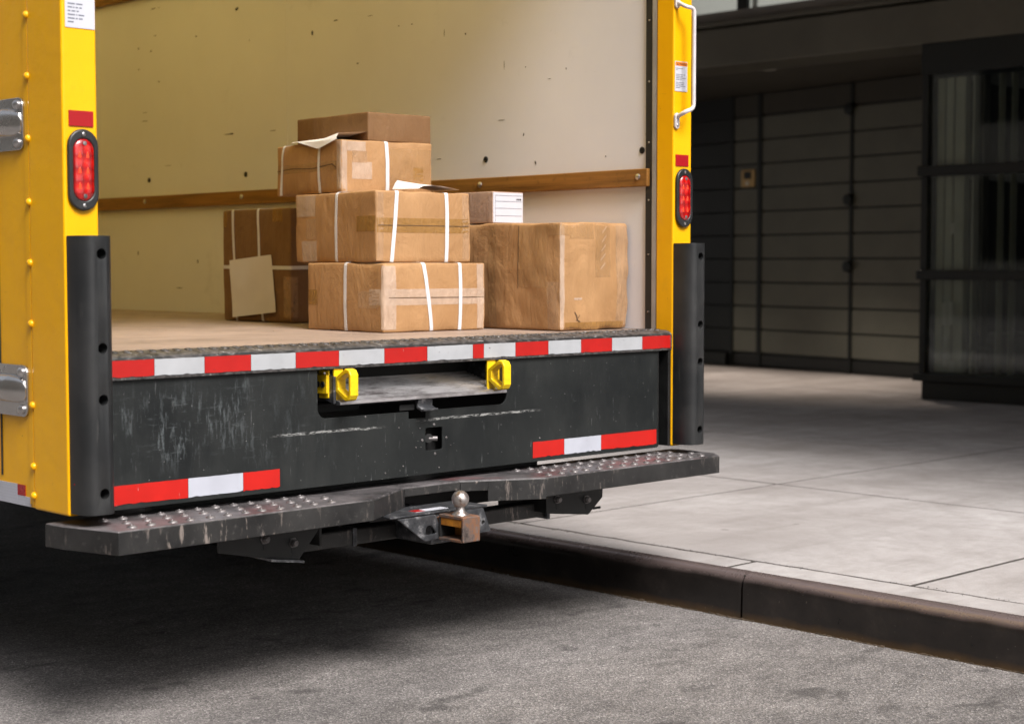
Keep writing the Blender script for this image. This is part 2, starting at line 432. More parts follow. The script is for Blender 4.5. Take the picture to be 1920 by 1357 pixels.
# steel-faced kerb
g = G('kerb_steel')
n = g.noise(9, 6, 0.68)
base = g.ramp(n, [(0.32, (0.012, 0.010, 0.009)), (0.55, (0.022, 0.018, 0.016)), (0.75, (0.040, 0.032, 0.028))])
spk = g.ramp(g.noise(90, 4, 0.7), [(0.68, 0), (0.72, 1)])
base = g.mix(g.math('MULTIPLY', spk, 0.5), base, (0.24, 0.20, 0.175))
x = g.xyz()
low = g.node('ShaderNodeMapRange', {0: g.math('ADD', x[2], g.math('MULTIPLY', g.noise(14, 4), 0.03)), 1: 0.045, 2: 0.012, 3: 0.0, 4: 1.0})
top = g.node('ShaderNodeMapRange', {0: g.math('ADD', x[2], g.math('MULTIPLY', g.math('SUBTRACT', g.noise(5, 5), 0.5), 0.03)), 1: 0.118, 2: 0.136, 3: 0.0, 4: 1.0})
base = g.mix(g.math('MULTIPLY', top, 0.85), base, (0.175, 0.135, 0.128))
base = g.mix(g.math('MULTIPLY', low, 0.8), base, (0.115, 0.065, 0.022))
M['kerb_steel'] = g.set(base, g.math('SUBTRACT', g.math('ADD', g.math('MULTIPLY', n, 0.30), 0.17), g.math('MULTIPLY', top, 0.06)), g.math('ADD', 0.20, g.math('MULTIPLY', top, 0.15)), g.bump(g.noise(40, 5), 0.10, 0.004), 0.5, 0.12, 0.2)

# building
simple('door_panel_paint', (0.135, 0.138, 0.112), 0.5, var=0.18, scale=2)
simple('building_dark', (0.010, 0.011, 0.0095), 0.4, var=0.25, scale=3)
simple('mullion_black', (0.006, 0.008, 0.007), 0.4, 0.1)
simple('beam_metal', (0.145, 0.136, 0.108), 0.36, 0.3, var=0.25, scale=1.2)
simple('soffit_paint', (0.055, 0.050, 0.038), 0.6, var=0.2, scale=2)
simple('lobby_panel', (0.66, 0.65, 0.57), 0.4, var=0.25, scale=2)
simple('unseen_facade_stone', (0.52, 0.48, 0.42), 0.7, var=0.2, scale=0.5)
simple('upper_cladding', (0.20, 0.19, 0.175), 0.5, var=0.2, scale=1)
def glass(name, tint, refl, gc=1.0):
    g = G(name)
    tr = g.node('ShaderNodeBsdfTransparent', {'Color': (*tint, 1)})
    gl = g.node('ShaderNodeBsdfGlossy', {'Color': (*([gc] * 3), 1), 'Roughness': 0.03})
    fr = g.node('ShaderNodeFresnel', {'IOR': 1.5})
    mx = g.node('ShaderNodeMixShader', {0: g.math('ADD', fr, refl, clamp=True), 1: tr, 2: gl})
    g.t.links.new(mx, g.t.nodes['Material Output'].inputs['Surface'])
    M[name] = g.m
glass('dark_glass', (0.86, 0.90, 0.87), 0.0, 0.7)
glass('upper_glass', (0.85, 0.87, 0.86), 0.0)
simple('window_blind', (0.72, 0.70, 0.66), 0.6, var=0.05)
simple('lit_blind', (0.72, 0.70, 0.66), 0.6, var=0.08, scale=3)
M['lit_blind'].node_tree.nodes['Principled BSDF'].inputs['Emission Color'].default_value = (1.0, 0.96, 0.88, 1)
M['lit_blind'].node_tree.nodes['Principled BSDF'].inputs['Emission Strength'].default_value = 0.16
simple('brass', (0.55, 0.36, 0.16), 0.35, 0.8)

# ------------------------------------------------------------------ mesh helpers
def root_of(o):
    while o.parent:
        o = o.parent
    return o
def thing(name, label, cat, loc=(0, 0, 0), rz=0.0, group=None):
    o = bpy.data.objects.new(name, None)
    COL.objects.link(o)
    o.location = loc
    o.rotation_euler = (0, 0, rz)
    o.empty_display_size = 0.1
    o['label'] = label
    o['category'] = cat
    if group:
        o['group'] = group
    o['_m'] = [v for r in (Matrix.Translation(loc) @ Matrix.Rotation(rz, 4, 'Z')) for v in r]
    return o
def structure(name, loc=(0, 0, 0)):
    o = bpy.data.objects.new(name, None)
    COL.objects.link(o)
    o.location = loc
    o['kind'] = 'structure'
    o['_m'] = [v for r in Matrix.Translation(loc) for v in r]
    return o
def part(name, bm, mat, parent=None, bev=0.0, seg=2, smooth=None, world=True, kind=None, label=None, cat=None):
    me = bpy.data.meshes.new(name)
    if parent is not None and world:
        m = root_of(parent).get('_m')
        if m is not None:
            bmesh.ops.transform(bm, matrix=Matrix([list(m)[i * 4:i * 4 + 4] for i in range(4)]).inverted(), verts=bm.verts)
    bmesh.ops.recalc_face_normals(bm, faces=bm.faces) if smooth != 'keep' else None
    if smooth:
        ang = R(38) if smooth in (True, 'keep') else smooth
        for f in bm.faces:
            f.smooth = True
        for e in bm.edges:
            if len(e.link_faces) == 2 and e.calc_face_angle(0) > ang:
                e.smooth = False
    bm.to_mesh(me)
    bm.free()
    me.materials.append(M[mat])
    o = bpy.data.objects.new(name, me)
    COL.objects.link(o)
    if parent is not None:
        o.parent = parent
    if bev:
        b = o.modifiers.new('bevel', 'BEVEL')
        b.width = bev
        b.segments = seg
        b.limit_method = 'ANGLE'
        b.angle_limit = R(35)
    if kind:
        o['kind'] = kind
    if label:
        o['label'] = label
    if cat:
        o['category'] = cat
    return o
def again(o, parent, offset=(0, 0, 0), rot=None):
    c = o.copy()
    COL.objects.link(c)
    c.parent = parent
    c.location = Vector(o.location) + Vector(offset)
    if rot is not None:
        c.rotation_euler = rot
    return c
def bm_new():
    return bmesh.new()
def box(bm, x0, x1, y0, y1, z0, z1):
    v = [bm.verts.new(p) for p in ((x0, y0, z0), (x1, y0, z0), (x1, y1, z0), (x0, y1, z0), (x0, y0, z1), (x1, y0, z1), (x1, y1, z1), (x0, y1, z1))]
    for f in ((0, 3, 2, 1), (4, 5, 6, 7), (0, 1, 5, 4), (1, 2, 6, 5), (2, 3, 7, 6), (3, 0, 4, 7)):
        bm.faces.new([v[i] for i in f])
    return bm
def B(*a):
    return box(bm_new(), *a)
def axpt(axis, a, p):
    """p 2D in the plane across axis, a along it: x -> (y, z), y -> (x, z), z -> (x, y)"""
    return {'x': (a, p[0], p[1]), 'y': (p[0], a, p[1]), 'z': (p[0], p[1], a)}[axis]
def prism(bm, pts, axis, a, b):
    A = [bm.verts.new(axpt(axis, a, p)) for p in pts]
    Z = [bm.verts.new(axpt(axis, b, p)) for p in pts]
    n = len(pts)
    bm.faces.new(A)
    bm.faces.new(Z[::-1])
    for i in range(n):
        bm.faces.new((A[i], A[(i + 1) % n], Z[(i + 1) % n], Z[i]))
    return bm
def ring_prism(bm, outer, inner, axis, a, b):
    n = len(outer)
    V = [[bm.verts.new(axpt(axis, t, p)) for p in ring] for t in (a, b) for ring in (outer, inner)]
    oa, ia, ob, ib = V
    for i in range(n):
        j = (i + 1) % n
        bm.faces.new((oa[i], oa[j], ia[j], ia[i]))
        bm.faces.new((ob[j], ob[i], ib[i], ib[j]))
        bm.faces.new((oa[j], oa[i], ob[i], ob[j]))
        bm.faces.new((ia[i], ia[j], ib[j], ib[i]))
    return bm
def frame_of(d):
    d = Vector(d).normalized()
    a = d.orthogonal().normalized()
    return a, d.cross(a)
def cyl(bm, p0, p1, r0, n=16, r1=None):
    p0, p1 = Vector(p0), Vector(p1)
    a, b = frame_of(p1 - p0)
    r1 = r0 if r1 is None else r1
    c = [(math.cos(2 * math.pi * i / n), math.sin(2 * math.pi * i / n)) for i in range(n)]
    A = [bm.verts.new(p0 + (a * x + b * y) * r0) for x, y in c]
    Z = [bm.verts.new(p1 + (a * x + b * y) * r1) for x, y in c]
    bm.faces.new(A[::-1])
    bm.faces.new(Z)
    for i in range(n):
        bm.faces.new((A[i], A[(i + 1) % n], Z[(i + 1) % n], Z[i]))
    return bm
def lathe(bm, prof, centre, axis='z', n=24):
    """prof: (radius, height) list"""
    rings = []
    for r, h in prof:
        row = []
        for i in range(n):
            t = 2 * math.pi * i / n
            p = (r * math.cos(t), r * math.sin(t), h)
            if axis == 'y':
                p = (p[0], p[2], p[1])
            elif axis == 'x':
                p = (p[2], p[0], p[1])
            row.append(bm.verts.new(Vector(centre) + Vector(p)))
        rings.append(row)
    for a, b in zip(rings, rings[1:]):
        for i in range(n):
            bm.faces.new((a[i], a[(i + 1) % n], b[(i + 1) % n], b[i]))
    bm.faces.new(rings[0][::-1])
    bm.faces.new(rings[-1])
    return bm
def tube(bm, pts, r, n=10):
    pts = [Vector(p) for p in pts]
    rings = []
    ref = None
    for i, p in enumerate(pts):
        d = (pts[min(i + 1, len(pts) - 1)] - pts[max(i - 1, 0)]).normalized()
        if ref is None:
            ref = d.orthogonal().normalized()
        ref = (ref - d * ref.dot(d)).normalized()
        b = d.cross(ref)
        rings.append([bm.verts.new(p + (ref * math.cos(2 * math.pi * k / n) + b * math.sin(2 * math.pi * k / n)) * r) for k in range(n)])
    for a, b in zip(rings, rings[1:]):
        for i in range(n):
            bm.faces.new((a[i], a[(i + 1) % n], b[(i + 1) % n], b[i]))
    bm.faces.new(rings[0][::-1])
    bm.faces.new(rings[-1])
    return bm
def rounded_path(pts, rad, n=6):
    """polyline with rounded corners"""
    pts = [Vector(p) for p in pts]
    out = [pts[0]]
    for a, b, c in zip(pts, pts[1:], pts[2:]):
        d0, d1 = (a - b), (c - b)
        r = min(rad, d0.length * 0.49, d1.length * 0.49)
        p, q = b + d0.normalized() * r, b + d1.normalized() * r
        for i in range(n + 1):
            t = i / n
            out.append(p * (1 - t) ** 2 + b * 2 * t * (1 - t) + q * t * t)
    out.append(pts[-1])
    return out
def stadium(cx, cz, w, h, n=10):
    """outline of an upright oval with round ends"""
    r = w / 2
    s = h / 2 - r
    P = [(cx + r * math.cos(math.pi * i / n), cz + s + r * math.sin(math.pi * i / n)) for i in range(n + 1)]
    P += [(cx + r * math.cos(math.pi + math.pi * i / n), cz - s + r * math.sin(math.pi + math.pi * i / n)) for i in range(n + 1)]
    return P
def round_rect(x0, x1, z0, z1, r, n=5, corners=(1, 1, 1, 1)):
    """corner order: right-top, left-top, left-bottom, right-bottom"""
    P = []
    for k, (cx, cz) in enumerate(((x1, z1), (x0, z1), (x0, z0), (x1, z0))):
        rr = r * corners[k]
        if rr <= 0:
            P.append((cx, cz))
            continue
        ox = cx - rr if k in (0, 3) else cx + rr
        oz = cz - rr if k in (0, 1) else cz + rr
        for i in range(n + 1):
            t = math.pi / 2 * (k + i / n)
            P.append((ox + rr * math.cos(t), oz + rr * math.sin(t)))
    return P
def cut(o, bms):
    """subtract closed meshes from o for good"""
    tmp = []
    for bm in bms:
        bmesh.ops.recalc_face_normals(bm, faces=bm.faces)
        me = bpy.data.meshes.new('cutter')
        bm.to_mesh(me)
        bm.free()
        c = bpy.data.objects.new('cutter', me)
        COL.objects.link(c)
        tmp.append(c)
        md = o.modifiers.new('cut', 'BOOLEAN')
        md.operation = 'DIFFERENCE'
        md.solver = 'EXACT'
        md.object = c
    bpy.context.view_layer.update()
    dg = bpy.context.evaluated_depsgraph_get()
    me = bpy.data.meshes.new_from_object(o.evaluated_get(dg))
    o.modifiers.clear()
    o.data = me
    for c in tmp:
        bpy.data.objects.remove(c)
    return o

# ================================================================== SETTING
road = part('road', B(-60, 0.945, -60, 120, -0.3, 0.0), 'asphalt')
road['kind'] = 'structure'

# kerb: steel-nosed lengths with open joints, a rounded upper edge
kerb = structure('kerb', (0.95, 0, 0))
prof = [(0.935, -0.2), (0.932, 0.02), (0.934, 0.105)]
for i in range(7):
    t = math.pi / 2 * i / 6
    prof.append((0.934 + 0.036 - 0.036 * math.cos(t), 0.109 + 0.041 * math.sin(t)))
prof += [(0.990, 0.1505), (0.990, -0.2)]
y = -0.243 - 3.05 * 3
k = 0
while y < 30:
    bm = prism(bm_new(), [(a, b) for a, b in prof], 'y', y + 0.005, y + 3.045)
    # a few dents along the nose
    bmesh.ops.subdivide_edges(bm, edges=[e for e in bm.edges if abs(e.verts[0].co.y - e.verts[1].co.y) > 1], cuts=24)
    for v in bm.verts:
        v.co.x += 0.0022 * mnoise.noise(Vector((k * 3.1, v.co.y * 2.3, v.co.z * 4)))
        v.co.z += 0.0018 * mnoise.noise(Vector((k * 5.7, v.co.y * 3.1, 2.0))) if v.co.z > 0 else 0
    part('kerb_length', bm, 'kerb_steel', kerb, smooth=R(50))
    y += 3.05
    k += 1
bm = B(0.95, 0.985, -9, 30, -0.15, 0.142)
part('joint_fill', bm, 'joint_dirt', kerb)

# broken asphalt lip and grit lying along the foot of the kerb
bm = bm_new()
rg = random.Random(4)
y = -4.0
while y < 6:
    w = 0.002 + 0.022 * max(0, mnoise.noise(Vector((y * 3.1, 1, 0)))) + rg.random() * 0.004
    ln = rg.uniform(0.004, 0.016)
    h = rg.uniform(0.001, 0.006)
    if rg.random() < 0.3:
        y += ln
        continue
    prism(bm, [(0.940, -0.01), (0.931 - w, -0.002), (0.931 - w * 0.6, h * 0.8), (0.940, h)], 'y', y, y + ln * 1.25)
    y += ln
gritline = part('gutter_grit', bm, 'gutter_dirt', kind='stuff')

# pavement: concrete flags with joints, one sheet of dirt below them
pave = structure('pavement', (0.99, 0, 0.15))
bm = B(0.988, 40, -40, 90, -0.25, 0.1470)
part('bed', bm, 'joint_dirt', pave)
XS = [0.992, 1.146, 2.785, 4.43, 6.08, 7.75, 9.4]
YS = [-0.735 + 1.745 * k for k in range(-5, 8)]
rg = random.Random(11)
def slab(x0, x1, y0, y1, gx0=0.010, gx1=0.010, gy=0.011, wob=True):
    bm = bm_new()
    nx, ny = max(2, int((x1 - x0) / 0.12)), max(2, int((y1 - y0) / 0.06))
    ta, tb = rg.uniform(-0.0005, 0.0005), rg.uniform(-0.0005, 0.0005)
    rows = []
    for i in range(nx + 1):
        row = []
        for j in range(ny + 1):
            x = x0 + gx0 + (x1 - x0 - gx0 - gx1) * i / nx
            yy = y0 + gy + (y1 - y0 - 2 * gy) * j / ny
            e = 0.0
            if wob:
                q = mnoise.noise(Vector((yy * 11, x * 11, 3))) * 0.004 + mnoise.noise(Vector((yy * 37, x * 37, 9))) * 0.0025
                k_ = 2.2 if abs(x - 1.146) < 0.03 else 1.0
                if i == 0:
                    x += q * k_
                if i == nx:
                    x += q * k_
                if j in (0, ny):
                    yy += q * 0.6
            z = 0.150 + ta * (i / nx - .5) * 2 + tb * (j / ny - .5) * 2 + mnoise.noise(Vector((x * 1.3, yy * 1.3, 0))) * 0.0009
            row.append(bm.verts.new((x, yy, z)))
        rows.append(row)
    for i in range(nx):
        for j in range(ny):
            bm.faces.new((rows[i][j], rows[i + 1][j], rows[i + 1][j + 1], rows[i][j + 1]))
    edge = [e for e in bm.edges if len(e.link_faces) == 1]
    r = bmesh.ops.extrude_edge_only(bm, edges=edge)
    for v in [g_ for g_ in r['geom'] if isinstance(g_, bmesh.types.BMVert)]:
        v.co.z = 0.11
    o = part('slab', bm, 'concrete', pave, smooth=R(30))
    b = o.modifiers.new('bevel', 'BEVEL')
    b.width = 0.0012
    b.segments = 1
    b.limit_method = 'ANGLE'
    b.angle_limit = R(50)
for j in range(-1, 6):
    slab(XS[0], XS[1] - 0.003, -0.735 + 3.49 * (j - 1) + 0.6, -0.735 + 3.49 * j + 0.6, gx0=0.002, gx1=0.005)
for i in range(1, 6):
    for j in range(len(YS) - 1):
        slab(XS[i], XS[i + 1], YS[j], YS[j + 1])
bm = B(9.404, 40, -40, 90, 0.10, 0.146)
part('far_paving', bm, 'concrete', pave)
bm = bm_new()
box(bm, 0.992, 9.396, -40, -9.47, 0.10, 0.146)
box(bm, 0.992, 9.396, 11.49, 90, 0.10, 0.146)
part('outer_paving', bm, 'concrete', pave)

# crumbs and chips along the open joint beside the kerb and on the asphalt
bm = bm_new()
rg = random.Random(23)
def pebble(bm, x, y, z, r):
    v = [Vector((1, 0, 0)), Vector((-0.9, 0.2, 0)), Vector((0.1, 1, 0)), Vector((0, -0.9, 0.1)), Vector((0, 0.1, 0.75)), Vector((0, 0, -0.4))]
    a = rg.uniform(0, 6.28)
    m = Matrix.Rotation(a, 3, 'Z')
    vs = [bm.verts.new(Vector((x, y, z)) + m @ (q * r * rg.uniform(0.7, 1.2))) for q in v]
    for f in ((0, 2, 4), (2, 1, 4), (1, 3, 4), (3, 0, 4), (2, 0, 5), (1, 2, 5), (3, 1, 5), (0, 3, 5)):
        bm.faces.new([vs[i] for i in f])
for _ in range(1100):
    yy = rg.uniform(-3, 4)
    if mnoise.noise(Vector((yy * 3, 7, 1))) < -0.05:
        continue
    pebble(bm, 1.146 + rg.gauss(0, 0.010), yy, 0.1495, rg.uniform(0.001, 0.0034))
part('joint_crumbs', bm, 'joint_dirt', kind='stuff')
bm = bm_new()
for _ in range(520):
    yy = rg.uniform(-2.6, 3)
    xx = rg.uniform(-2.4, 0.9)
    pebble(bm, xx, yy, 0.001, rg.choice((0.002, 0.0025, 0.003, 0.004)))
for _ in range(260):
    yy = rg.uniform(-2.6, 3)
    pebble(bm, 0.925 - abs(rg.gauss(0, 0.10)), yy, 0.001, rg.uniform(0.0015, 0.004))
part('road_grit', bm, 'concrete', kind='stuff')

# ================================================================== BUILDING
bld = thing('commercial_building', 'dark metal fronted building with recessed panelled doors beyond the pavement', 'building', (9.2, 4.3, 0.15))
FX = 7.36
# the long overhead beam with its thin ledge
bm = bm_new()
prism(bm, [(FX, 2.745), (FX, 3.045), (FX + 0.05, 3.06), (FX + 0.5, 3.06), (FX + 0.5, 2.745)], 'y', -12, 16)
part('overhead_beam', bm, 'beam_metal', bld, bev=0.006)
part('beam_ledge', B(FX - 0.03, FX + 0.10, -12, 16, 3.062, 3.095), 'beam_metal', bld, bev=0.004)
part('sill_panel', B(FX + 0.06, FX + 0.14, -12, 16, 3.096, 3.19), 'upper_cladding', bld)
# upper windows
y = 1.65
ym = [-8, -5.6, -3.2, -0.8, 1.6, 4.05, 4.93, 7.3, 9.7, 12.1]
for a, b in zip(ym, ym[1:]):
    w = part('upper_window', B(FX + 0.16, FX + 0.19, a + 0.06, b - 0.06, 3.20, 4.04), 'upper_glass', bld)
    part('window_blind', B(FX + 0.26, FX + 0.27, a + 0.06, b - 0.06, 3.20, 4.04), 'lit_blind', w)
    part('window_frame', B(FX + 0.13, FX + 0.20, a - 0.05, a + 0.05, 3.192, 4.045), 'mullion_black', w, bev=0.004)
part('upper_wall', B(FX + 0.1, FX + 0.45, -14, 30, 4.51, 16.0), 'upper_cladding', bld)
part('inner_upper_wall', B(FX + 0.35, FX + 0.5, -14, 30, 3.10, 4.045), 'upper_cladding', bld)
# soffit over the recess with downlights
part('soffit', B(FX + 0.502, 13.0, -12, 16, 2.775, 2.88), 'soffit_paint', bld)
p0 = Vector((9.2, 4.3, 0))
dr = Vector((0.18, 1.0, 0)).normalized()
nr = Vector((dr.y, -dr.x, 0))
def dpt(u, w, z):
    return p0 + dr * u + nr * w + Vector((0, 0, z))
def dbox(bm, u0, u1, w0, w1, z0, z1):
    b2 = B(u0, u1, w0, w1, z0, z1)
    for v in b2.verts:
        v.co = dpt(v.co.x, v.co.y, v.co.z)
    me = bpy.data.meshes.new('t')
    b2.to_mesh(me)
    b2.free()
    bm.from_mesh(me)
    bpy.data.meshes.remove(me)
    return bm
def D(*a):
    return dbox(bm_new(), *a)
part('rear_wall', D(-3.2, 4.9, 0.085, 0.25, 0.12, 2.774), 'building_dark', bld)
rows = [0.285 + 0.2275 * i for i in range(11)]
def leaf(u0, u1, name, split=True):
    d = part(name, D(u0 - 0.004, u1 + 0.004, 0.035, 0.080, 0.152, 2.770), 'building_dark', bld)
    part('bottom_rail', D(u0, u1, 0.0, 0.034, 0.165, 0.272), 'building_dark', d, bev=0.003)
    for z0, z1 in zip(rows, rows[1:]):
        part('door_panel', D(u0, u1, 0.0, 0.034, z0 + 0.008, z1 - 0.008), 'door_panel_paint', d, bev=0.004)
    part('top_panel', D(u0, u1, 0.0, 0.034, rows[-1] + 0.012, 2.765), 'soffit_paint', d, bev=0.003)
    return d
leaf(-0.60, 0.822, 'door_leaf')
dl = leaf(0.858, 2.025, 'door_leaf')
leaf(2.080, 2.425, 'side_panel_leaf')
for u0, u1, in ((0.823, 0.857), (2.026, 2.079), (2.426, 2.47)):
    part('door_post', D(u0, u1, -0.012, 0.034, 0.152, 2.772), 'mullion_black', bld)
for z in (2.53, 1.72, 1.12):
    bm = bm_new()
    for v in lathe(bm, [(0.012, -0.05), (0.05, -0.045), (0.055, -0.02), (0.03, 0.0)], (0, 0, 0), 'y', 16).verts:
        v.co = dpt(0.845 + v.co.x, v.co.y - 0.012, z + v.co.z)
    part('door_knob', bm, 'mullion_black', bld, smooth=True)
ic = part('intercom', D(2.115, 2.305, -0.02, -0.0005, 1.885, 2.055), 'brass', bld, bev=0.006, label='small square brass intercom plate on the side panel')
part('speaker_grille', D(2.16, 2.26, -0.026, -0.0202, 1.965, 2.035), 'mullion_black', ic, bev=0.004)
part('call_button', D(2.19, 2.23, -0.028, -0.0202, 1.905, 1.940), 'lobby_panel', ic, bev=0.004)
# dark return wall at the far left of the recess
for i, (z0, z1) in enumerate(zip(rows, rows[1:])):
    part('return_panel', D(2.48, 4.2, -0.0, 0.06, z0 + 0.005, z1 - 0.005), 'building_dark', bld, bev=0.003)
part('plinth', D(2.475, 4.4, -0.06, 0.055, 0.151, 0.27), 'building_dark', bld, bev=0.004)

# recessed downlights that are lit in the photograph
def downlight(x, y, e, lit=True):
    d = part('downlight', lathe(bm_new(), [(0.075, 0.0), (0.085, 0.0), (0.085, -0.008), (0.066, -0.008), (0.066, 0.0)], (x, y, 2.7745), 'z', 24), 'lobby_panel', bld, smooth=True)
    lm = bpy.data.lights.new('downlight_lamp', 'SPOT')
    lm.energy = e
    lm.color = (1.0, 0.85, 0.72)
    lm.spot_size = R(76)
    lm.spot_blend = 0.8
    lm.shadow_soft_size = 0.05
    lo = bpy.data.objects.new('downlight_lamp', lm)
    COL.objects.link(lo)
    lo.parent = d
    m = root_of(d).location
    lo.location = Vector((x, y, 2.755)) - m
    return d
for x, y in ((7.98, 5.05), (8.25, 6.9), (7.85, 3.85)):
    downlight(x, y, 75)

# glazed lobby box projecting on the right
lob = thing('glass_lobby', 'black framed glazed lobby box standing on a dark plinth by the doors', 'glazed lobby', (FX, 3.15, 0.15))
Y1 = 3.165
part('plinth', B(FX + 0.02, FX + 1.9, -6, Y1 - 0.02, 0.151, 0.285), 'mullion_black', lob, bev=0.004)
part('base_ledge', B(FX - 0.02, FX + 1.92, -6, Y1 + 0.035, 0.286, 0.345), 'mullion_black', lob, bev=0.006)
for za, zb in ((1.03, 1.10), (1.785, 1.86)):
    part('ledge', B(FX - 0.015, FX + 0.12, -6, Y1 + 0.02, za, zb), 'mullion_black', lob, bev=0.006)
part('head_rail', B(FX, FX + 0.3, -6, Y1 + 0.005, 2.52, 2.742), 'mullion_black', lob, bev=0.004)
for yy in (Y1 - 0.05, 1.9, 0.4, -1.1, -2.6):
    for za, zb in ((0.346, 1.029), (1.101, 1.784), (1.861, 2.519)):
        part('mullion', B(FX + 0.01, FX + 0.08, yy, yy + 0.05, za, zb), 'mullion_black', lob, bev=0.003)
ys = [Y1 - 0.05, 1.95, 0.45, -1.05, -2.55]
for a, b in zip(ys, ys[1:]):
    for za, zb in ((0.346, 1.029), (1.101, 1.784), (1.861, 2.519)):
        part('glass_pane', B(FX + 0.038, FX + 0.046, b + 0.0 if b != 1.95 else 1.951, a, za, zb), 'dark_glass', lob)
for za, zb in ((0.346, 1.029), (1.101, 1.784), (1.861, 2.519)):
    part('glass_pane', B(FX + 0.085, FX + 1.85, Y1 - 0.046, Y1 - 0.038, za, zb), 'dark_glass', lob)
# inside the lobby
part('lobby_floor', B(FX + 0.1, FX + 1.9, -6, Y1 - 0.06, 0.346, 0.352), 'soffit_paint', lob)
part('lobby_back', B(FX + 1.86, FX + 1.95, -6, Y1 - 0.08, 0.346, 2.74), 'building_dark', lob)
for k, (ya, yb, mt) in enumerate(((2.875, 2.955, 'lobby_panel'), (2.970, 3.030, 'lobby_panel'), (3.045, 3.10, 'lobby_panel'), (2.80, 2.815, 'lobby_panel'), (2.72, 2.745, 'soffit_paint'), (2.60, 2.606, 'lobby_panel'), (2.50, 2.506, 'lobby_panel'), (2.30, 2.306, 'soffit_paint'))):
    part('lobby_column_and_glint', B(FX + 0.12, FX + 0.2, ya, yb, 0.353, 2.50), mt, lob, bev=0.004)  # wide ones are columns; thin pale rods imitate reflections in the glass
part('lobby_counter', B(FX + 0.35, FX + 0.60, 2.2, 2.82, 0.353, 0.64), 'building_dark', lob, bev=0.01)
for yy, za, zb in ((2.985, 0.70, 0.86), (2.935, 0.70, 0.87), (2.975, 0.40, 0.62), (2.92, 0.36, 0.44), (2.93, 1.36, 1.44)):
    part('reflection_slip', B(FX + 0.056, FX + 0.058, yy - 0.018, yy + 0.018, za, zb), 'window_blind', lob)  # white slips imitating street reflections in the panes
for yy, z in ((2.2, 1.25), (1.9, 0.62), (2.15, 2.2)):
    part('handrail', tube(bm_new(), [(FX + 0.5, yy, z), (FX + 0.5, yy - 1.2, z + 0.01)], 0.009), 'lobby_panel', lob, smooth=True)

# deep storey overhang above the pavement (its edge casts the broad shade on the flags)
ovh = part('upper_overhang', B(2.85, FX + 0.1, -14.0, 30, 4.05, 4.5), 'upper_cladding', bld)

# facades across the street: added out of view to close the low sky there and bounce light
fac = structure('unseen_facade', (-17, 0, 0))
part('unseen_facade_wall', B(-21, -17, -60, 70, 0, 15), 'unseen_facade_stone', fac)
bm = bm_new()
for k in range(40):
    for f_ in range(5):
        box(bm, -17.02, -16.99, -58 + 3.2 * k, -56.6 + 3.2 * k, 1.2 + 3.2 * f_, 3.2 + 3.2 * f_)
part('unseen_facade_windows', bm, 'building_dark', fac, kind='stuff')

# ================================================================== TRUCK
trk = thing('box_truck', 'yellow box truck with its rear open at the kerb, loaded with cartons', 'truck')
LX, RX = -1.334, 0.959          # outer faces
ZT = 2.98                       # top of the box
ZB = 0.549                      # bottom of the posts
ZF = 0.930                      # cargo floor
YE = 4.75                       # front of the box

# --- rear posts
lp = part('rear_post', B(LX, -1.242, 0.0, 0.168, ZB, ZT), 'yellow_paint', trk, bev=0.006, seg=3)
rp = part('rear_post', B(0.867, RX, 0.0, 0.074, ZB, ZT), 'yellow_paint', trk, bev=0.006, seg=3)
part('rear_post_flange', B(0.930, RX - 0.001, 0.0745, 0.168, ZB, ZT), 'yellow_paint', rp)
part('header', B(-1.241, 0.866, 0.004, 0.16, 2.80, ZT), 'yellow_paint', trk, bev=0.005)
# --- sides
sp = part('side_panel', B(LX + 0.003, LX + 0.022, 0.1685, YE, 0.552, ZT), 'yellow_paint', trk, bev=0.002)
part('seam_strip', B(LX + 0.001, LX + 0.0028, 0.169, 0.190, 0.56, ZT - 0.02), 'yellow_paint', sp)
for z in (1.748, 1.602, 1.452, 1.299, 1.152, 1.004, 0.805, 0.655, 0.583, 1.895, 2.045, 2.195, 2.345):
    part('rivet', lathe(bm_new(), [(0.0098, 0.002), (0.0095, -0.003), (0.0080, -0.0065), (0.0048, -0.0090), (0.0012, -0.0098)], (LX + 0.001, 0.1665, z), 'x', 16), 'yellow_paint', sp, smooth=True)
part('side_panel', B(RX - 0.022, RX - 0.003, 0.1685, YE, 0.552, ZT), 'yellow_paint', trk)
# --- side door hinges
def hinge(zc):
    h0, h1 = zc - 0.0635, zc + 0.0635
    hp = part('hinge', prism(bm_new(), round_rect(0.186, 0.62, h0, h1, 0.022, 6, (0, 1, 1, 0)), 'x', LX - 0.004, LX + 0.002), 'hinge_steel', trk, bev=0.001)
    # barrel with a cap that tapers to the plate
    bm = bm_new()
    n = 14
    prev = None
    st = [(0.190, 0.004, 0.010, 0.010), (0.196, 0.010, 0.026, 0.024), (0.222, 0.020, 0.034, 0.030), (0.256, 0.030, 0.040, 0.030), (0.262, 0.031, 0.040, 0.030), (0.62, 0.031, 0.040, 0.030)]
    for (yy, hgt, up, dn) in st:
        row = []
        for i in range(n + 1):
            t = math.pi * i / n
            c = math.cos(t)
            row.append(bm.verts.new((LX - 0.003 - hgt * math.sin(t) ** 0.75, yy, zc + (up if c > 0 else dn) * c)))
        if prev:
            for i in range(n):
                bm.faces.new((prev[i], prev[i + 1], row[i + 1], row[i]))
        else:
            bm.faces.new(row)
        prev = row
    bm.faces.new(prev[::-1])
    part('barrel', bm, 'hinge_steel', hp, smooth=R(30))
    for zz in (zc + 0.046, zc - 0.046):
        part('bolt', lathe(bm_new(), [(0.012, 0.0), (0.012, -0.004), (0.008, -0.008), (0.002, -0.0095)], (LX - 0.004, 0.214, zz), 'x', 16), 'bright_steel', hp, smooth=True)
hinge(1.490)
hinge(0.838)
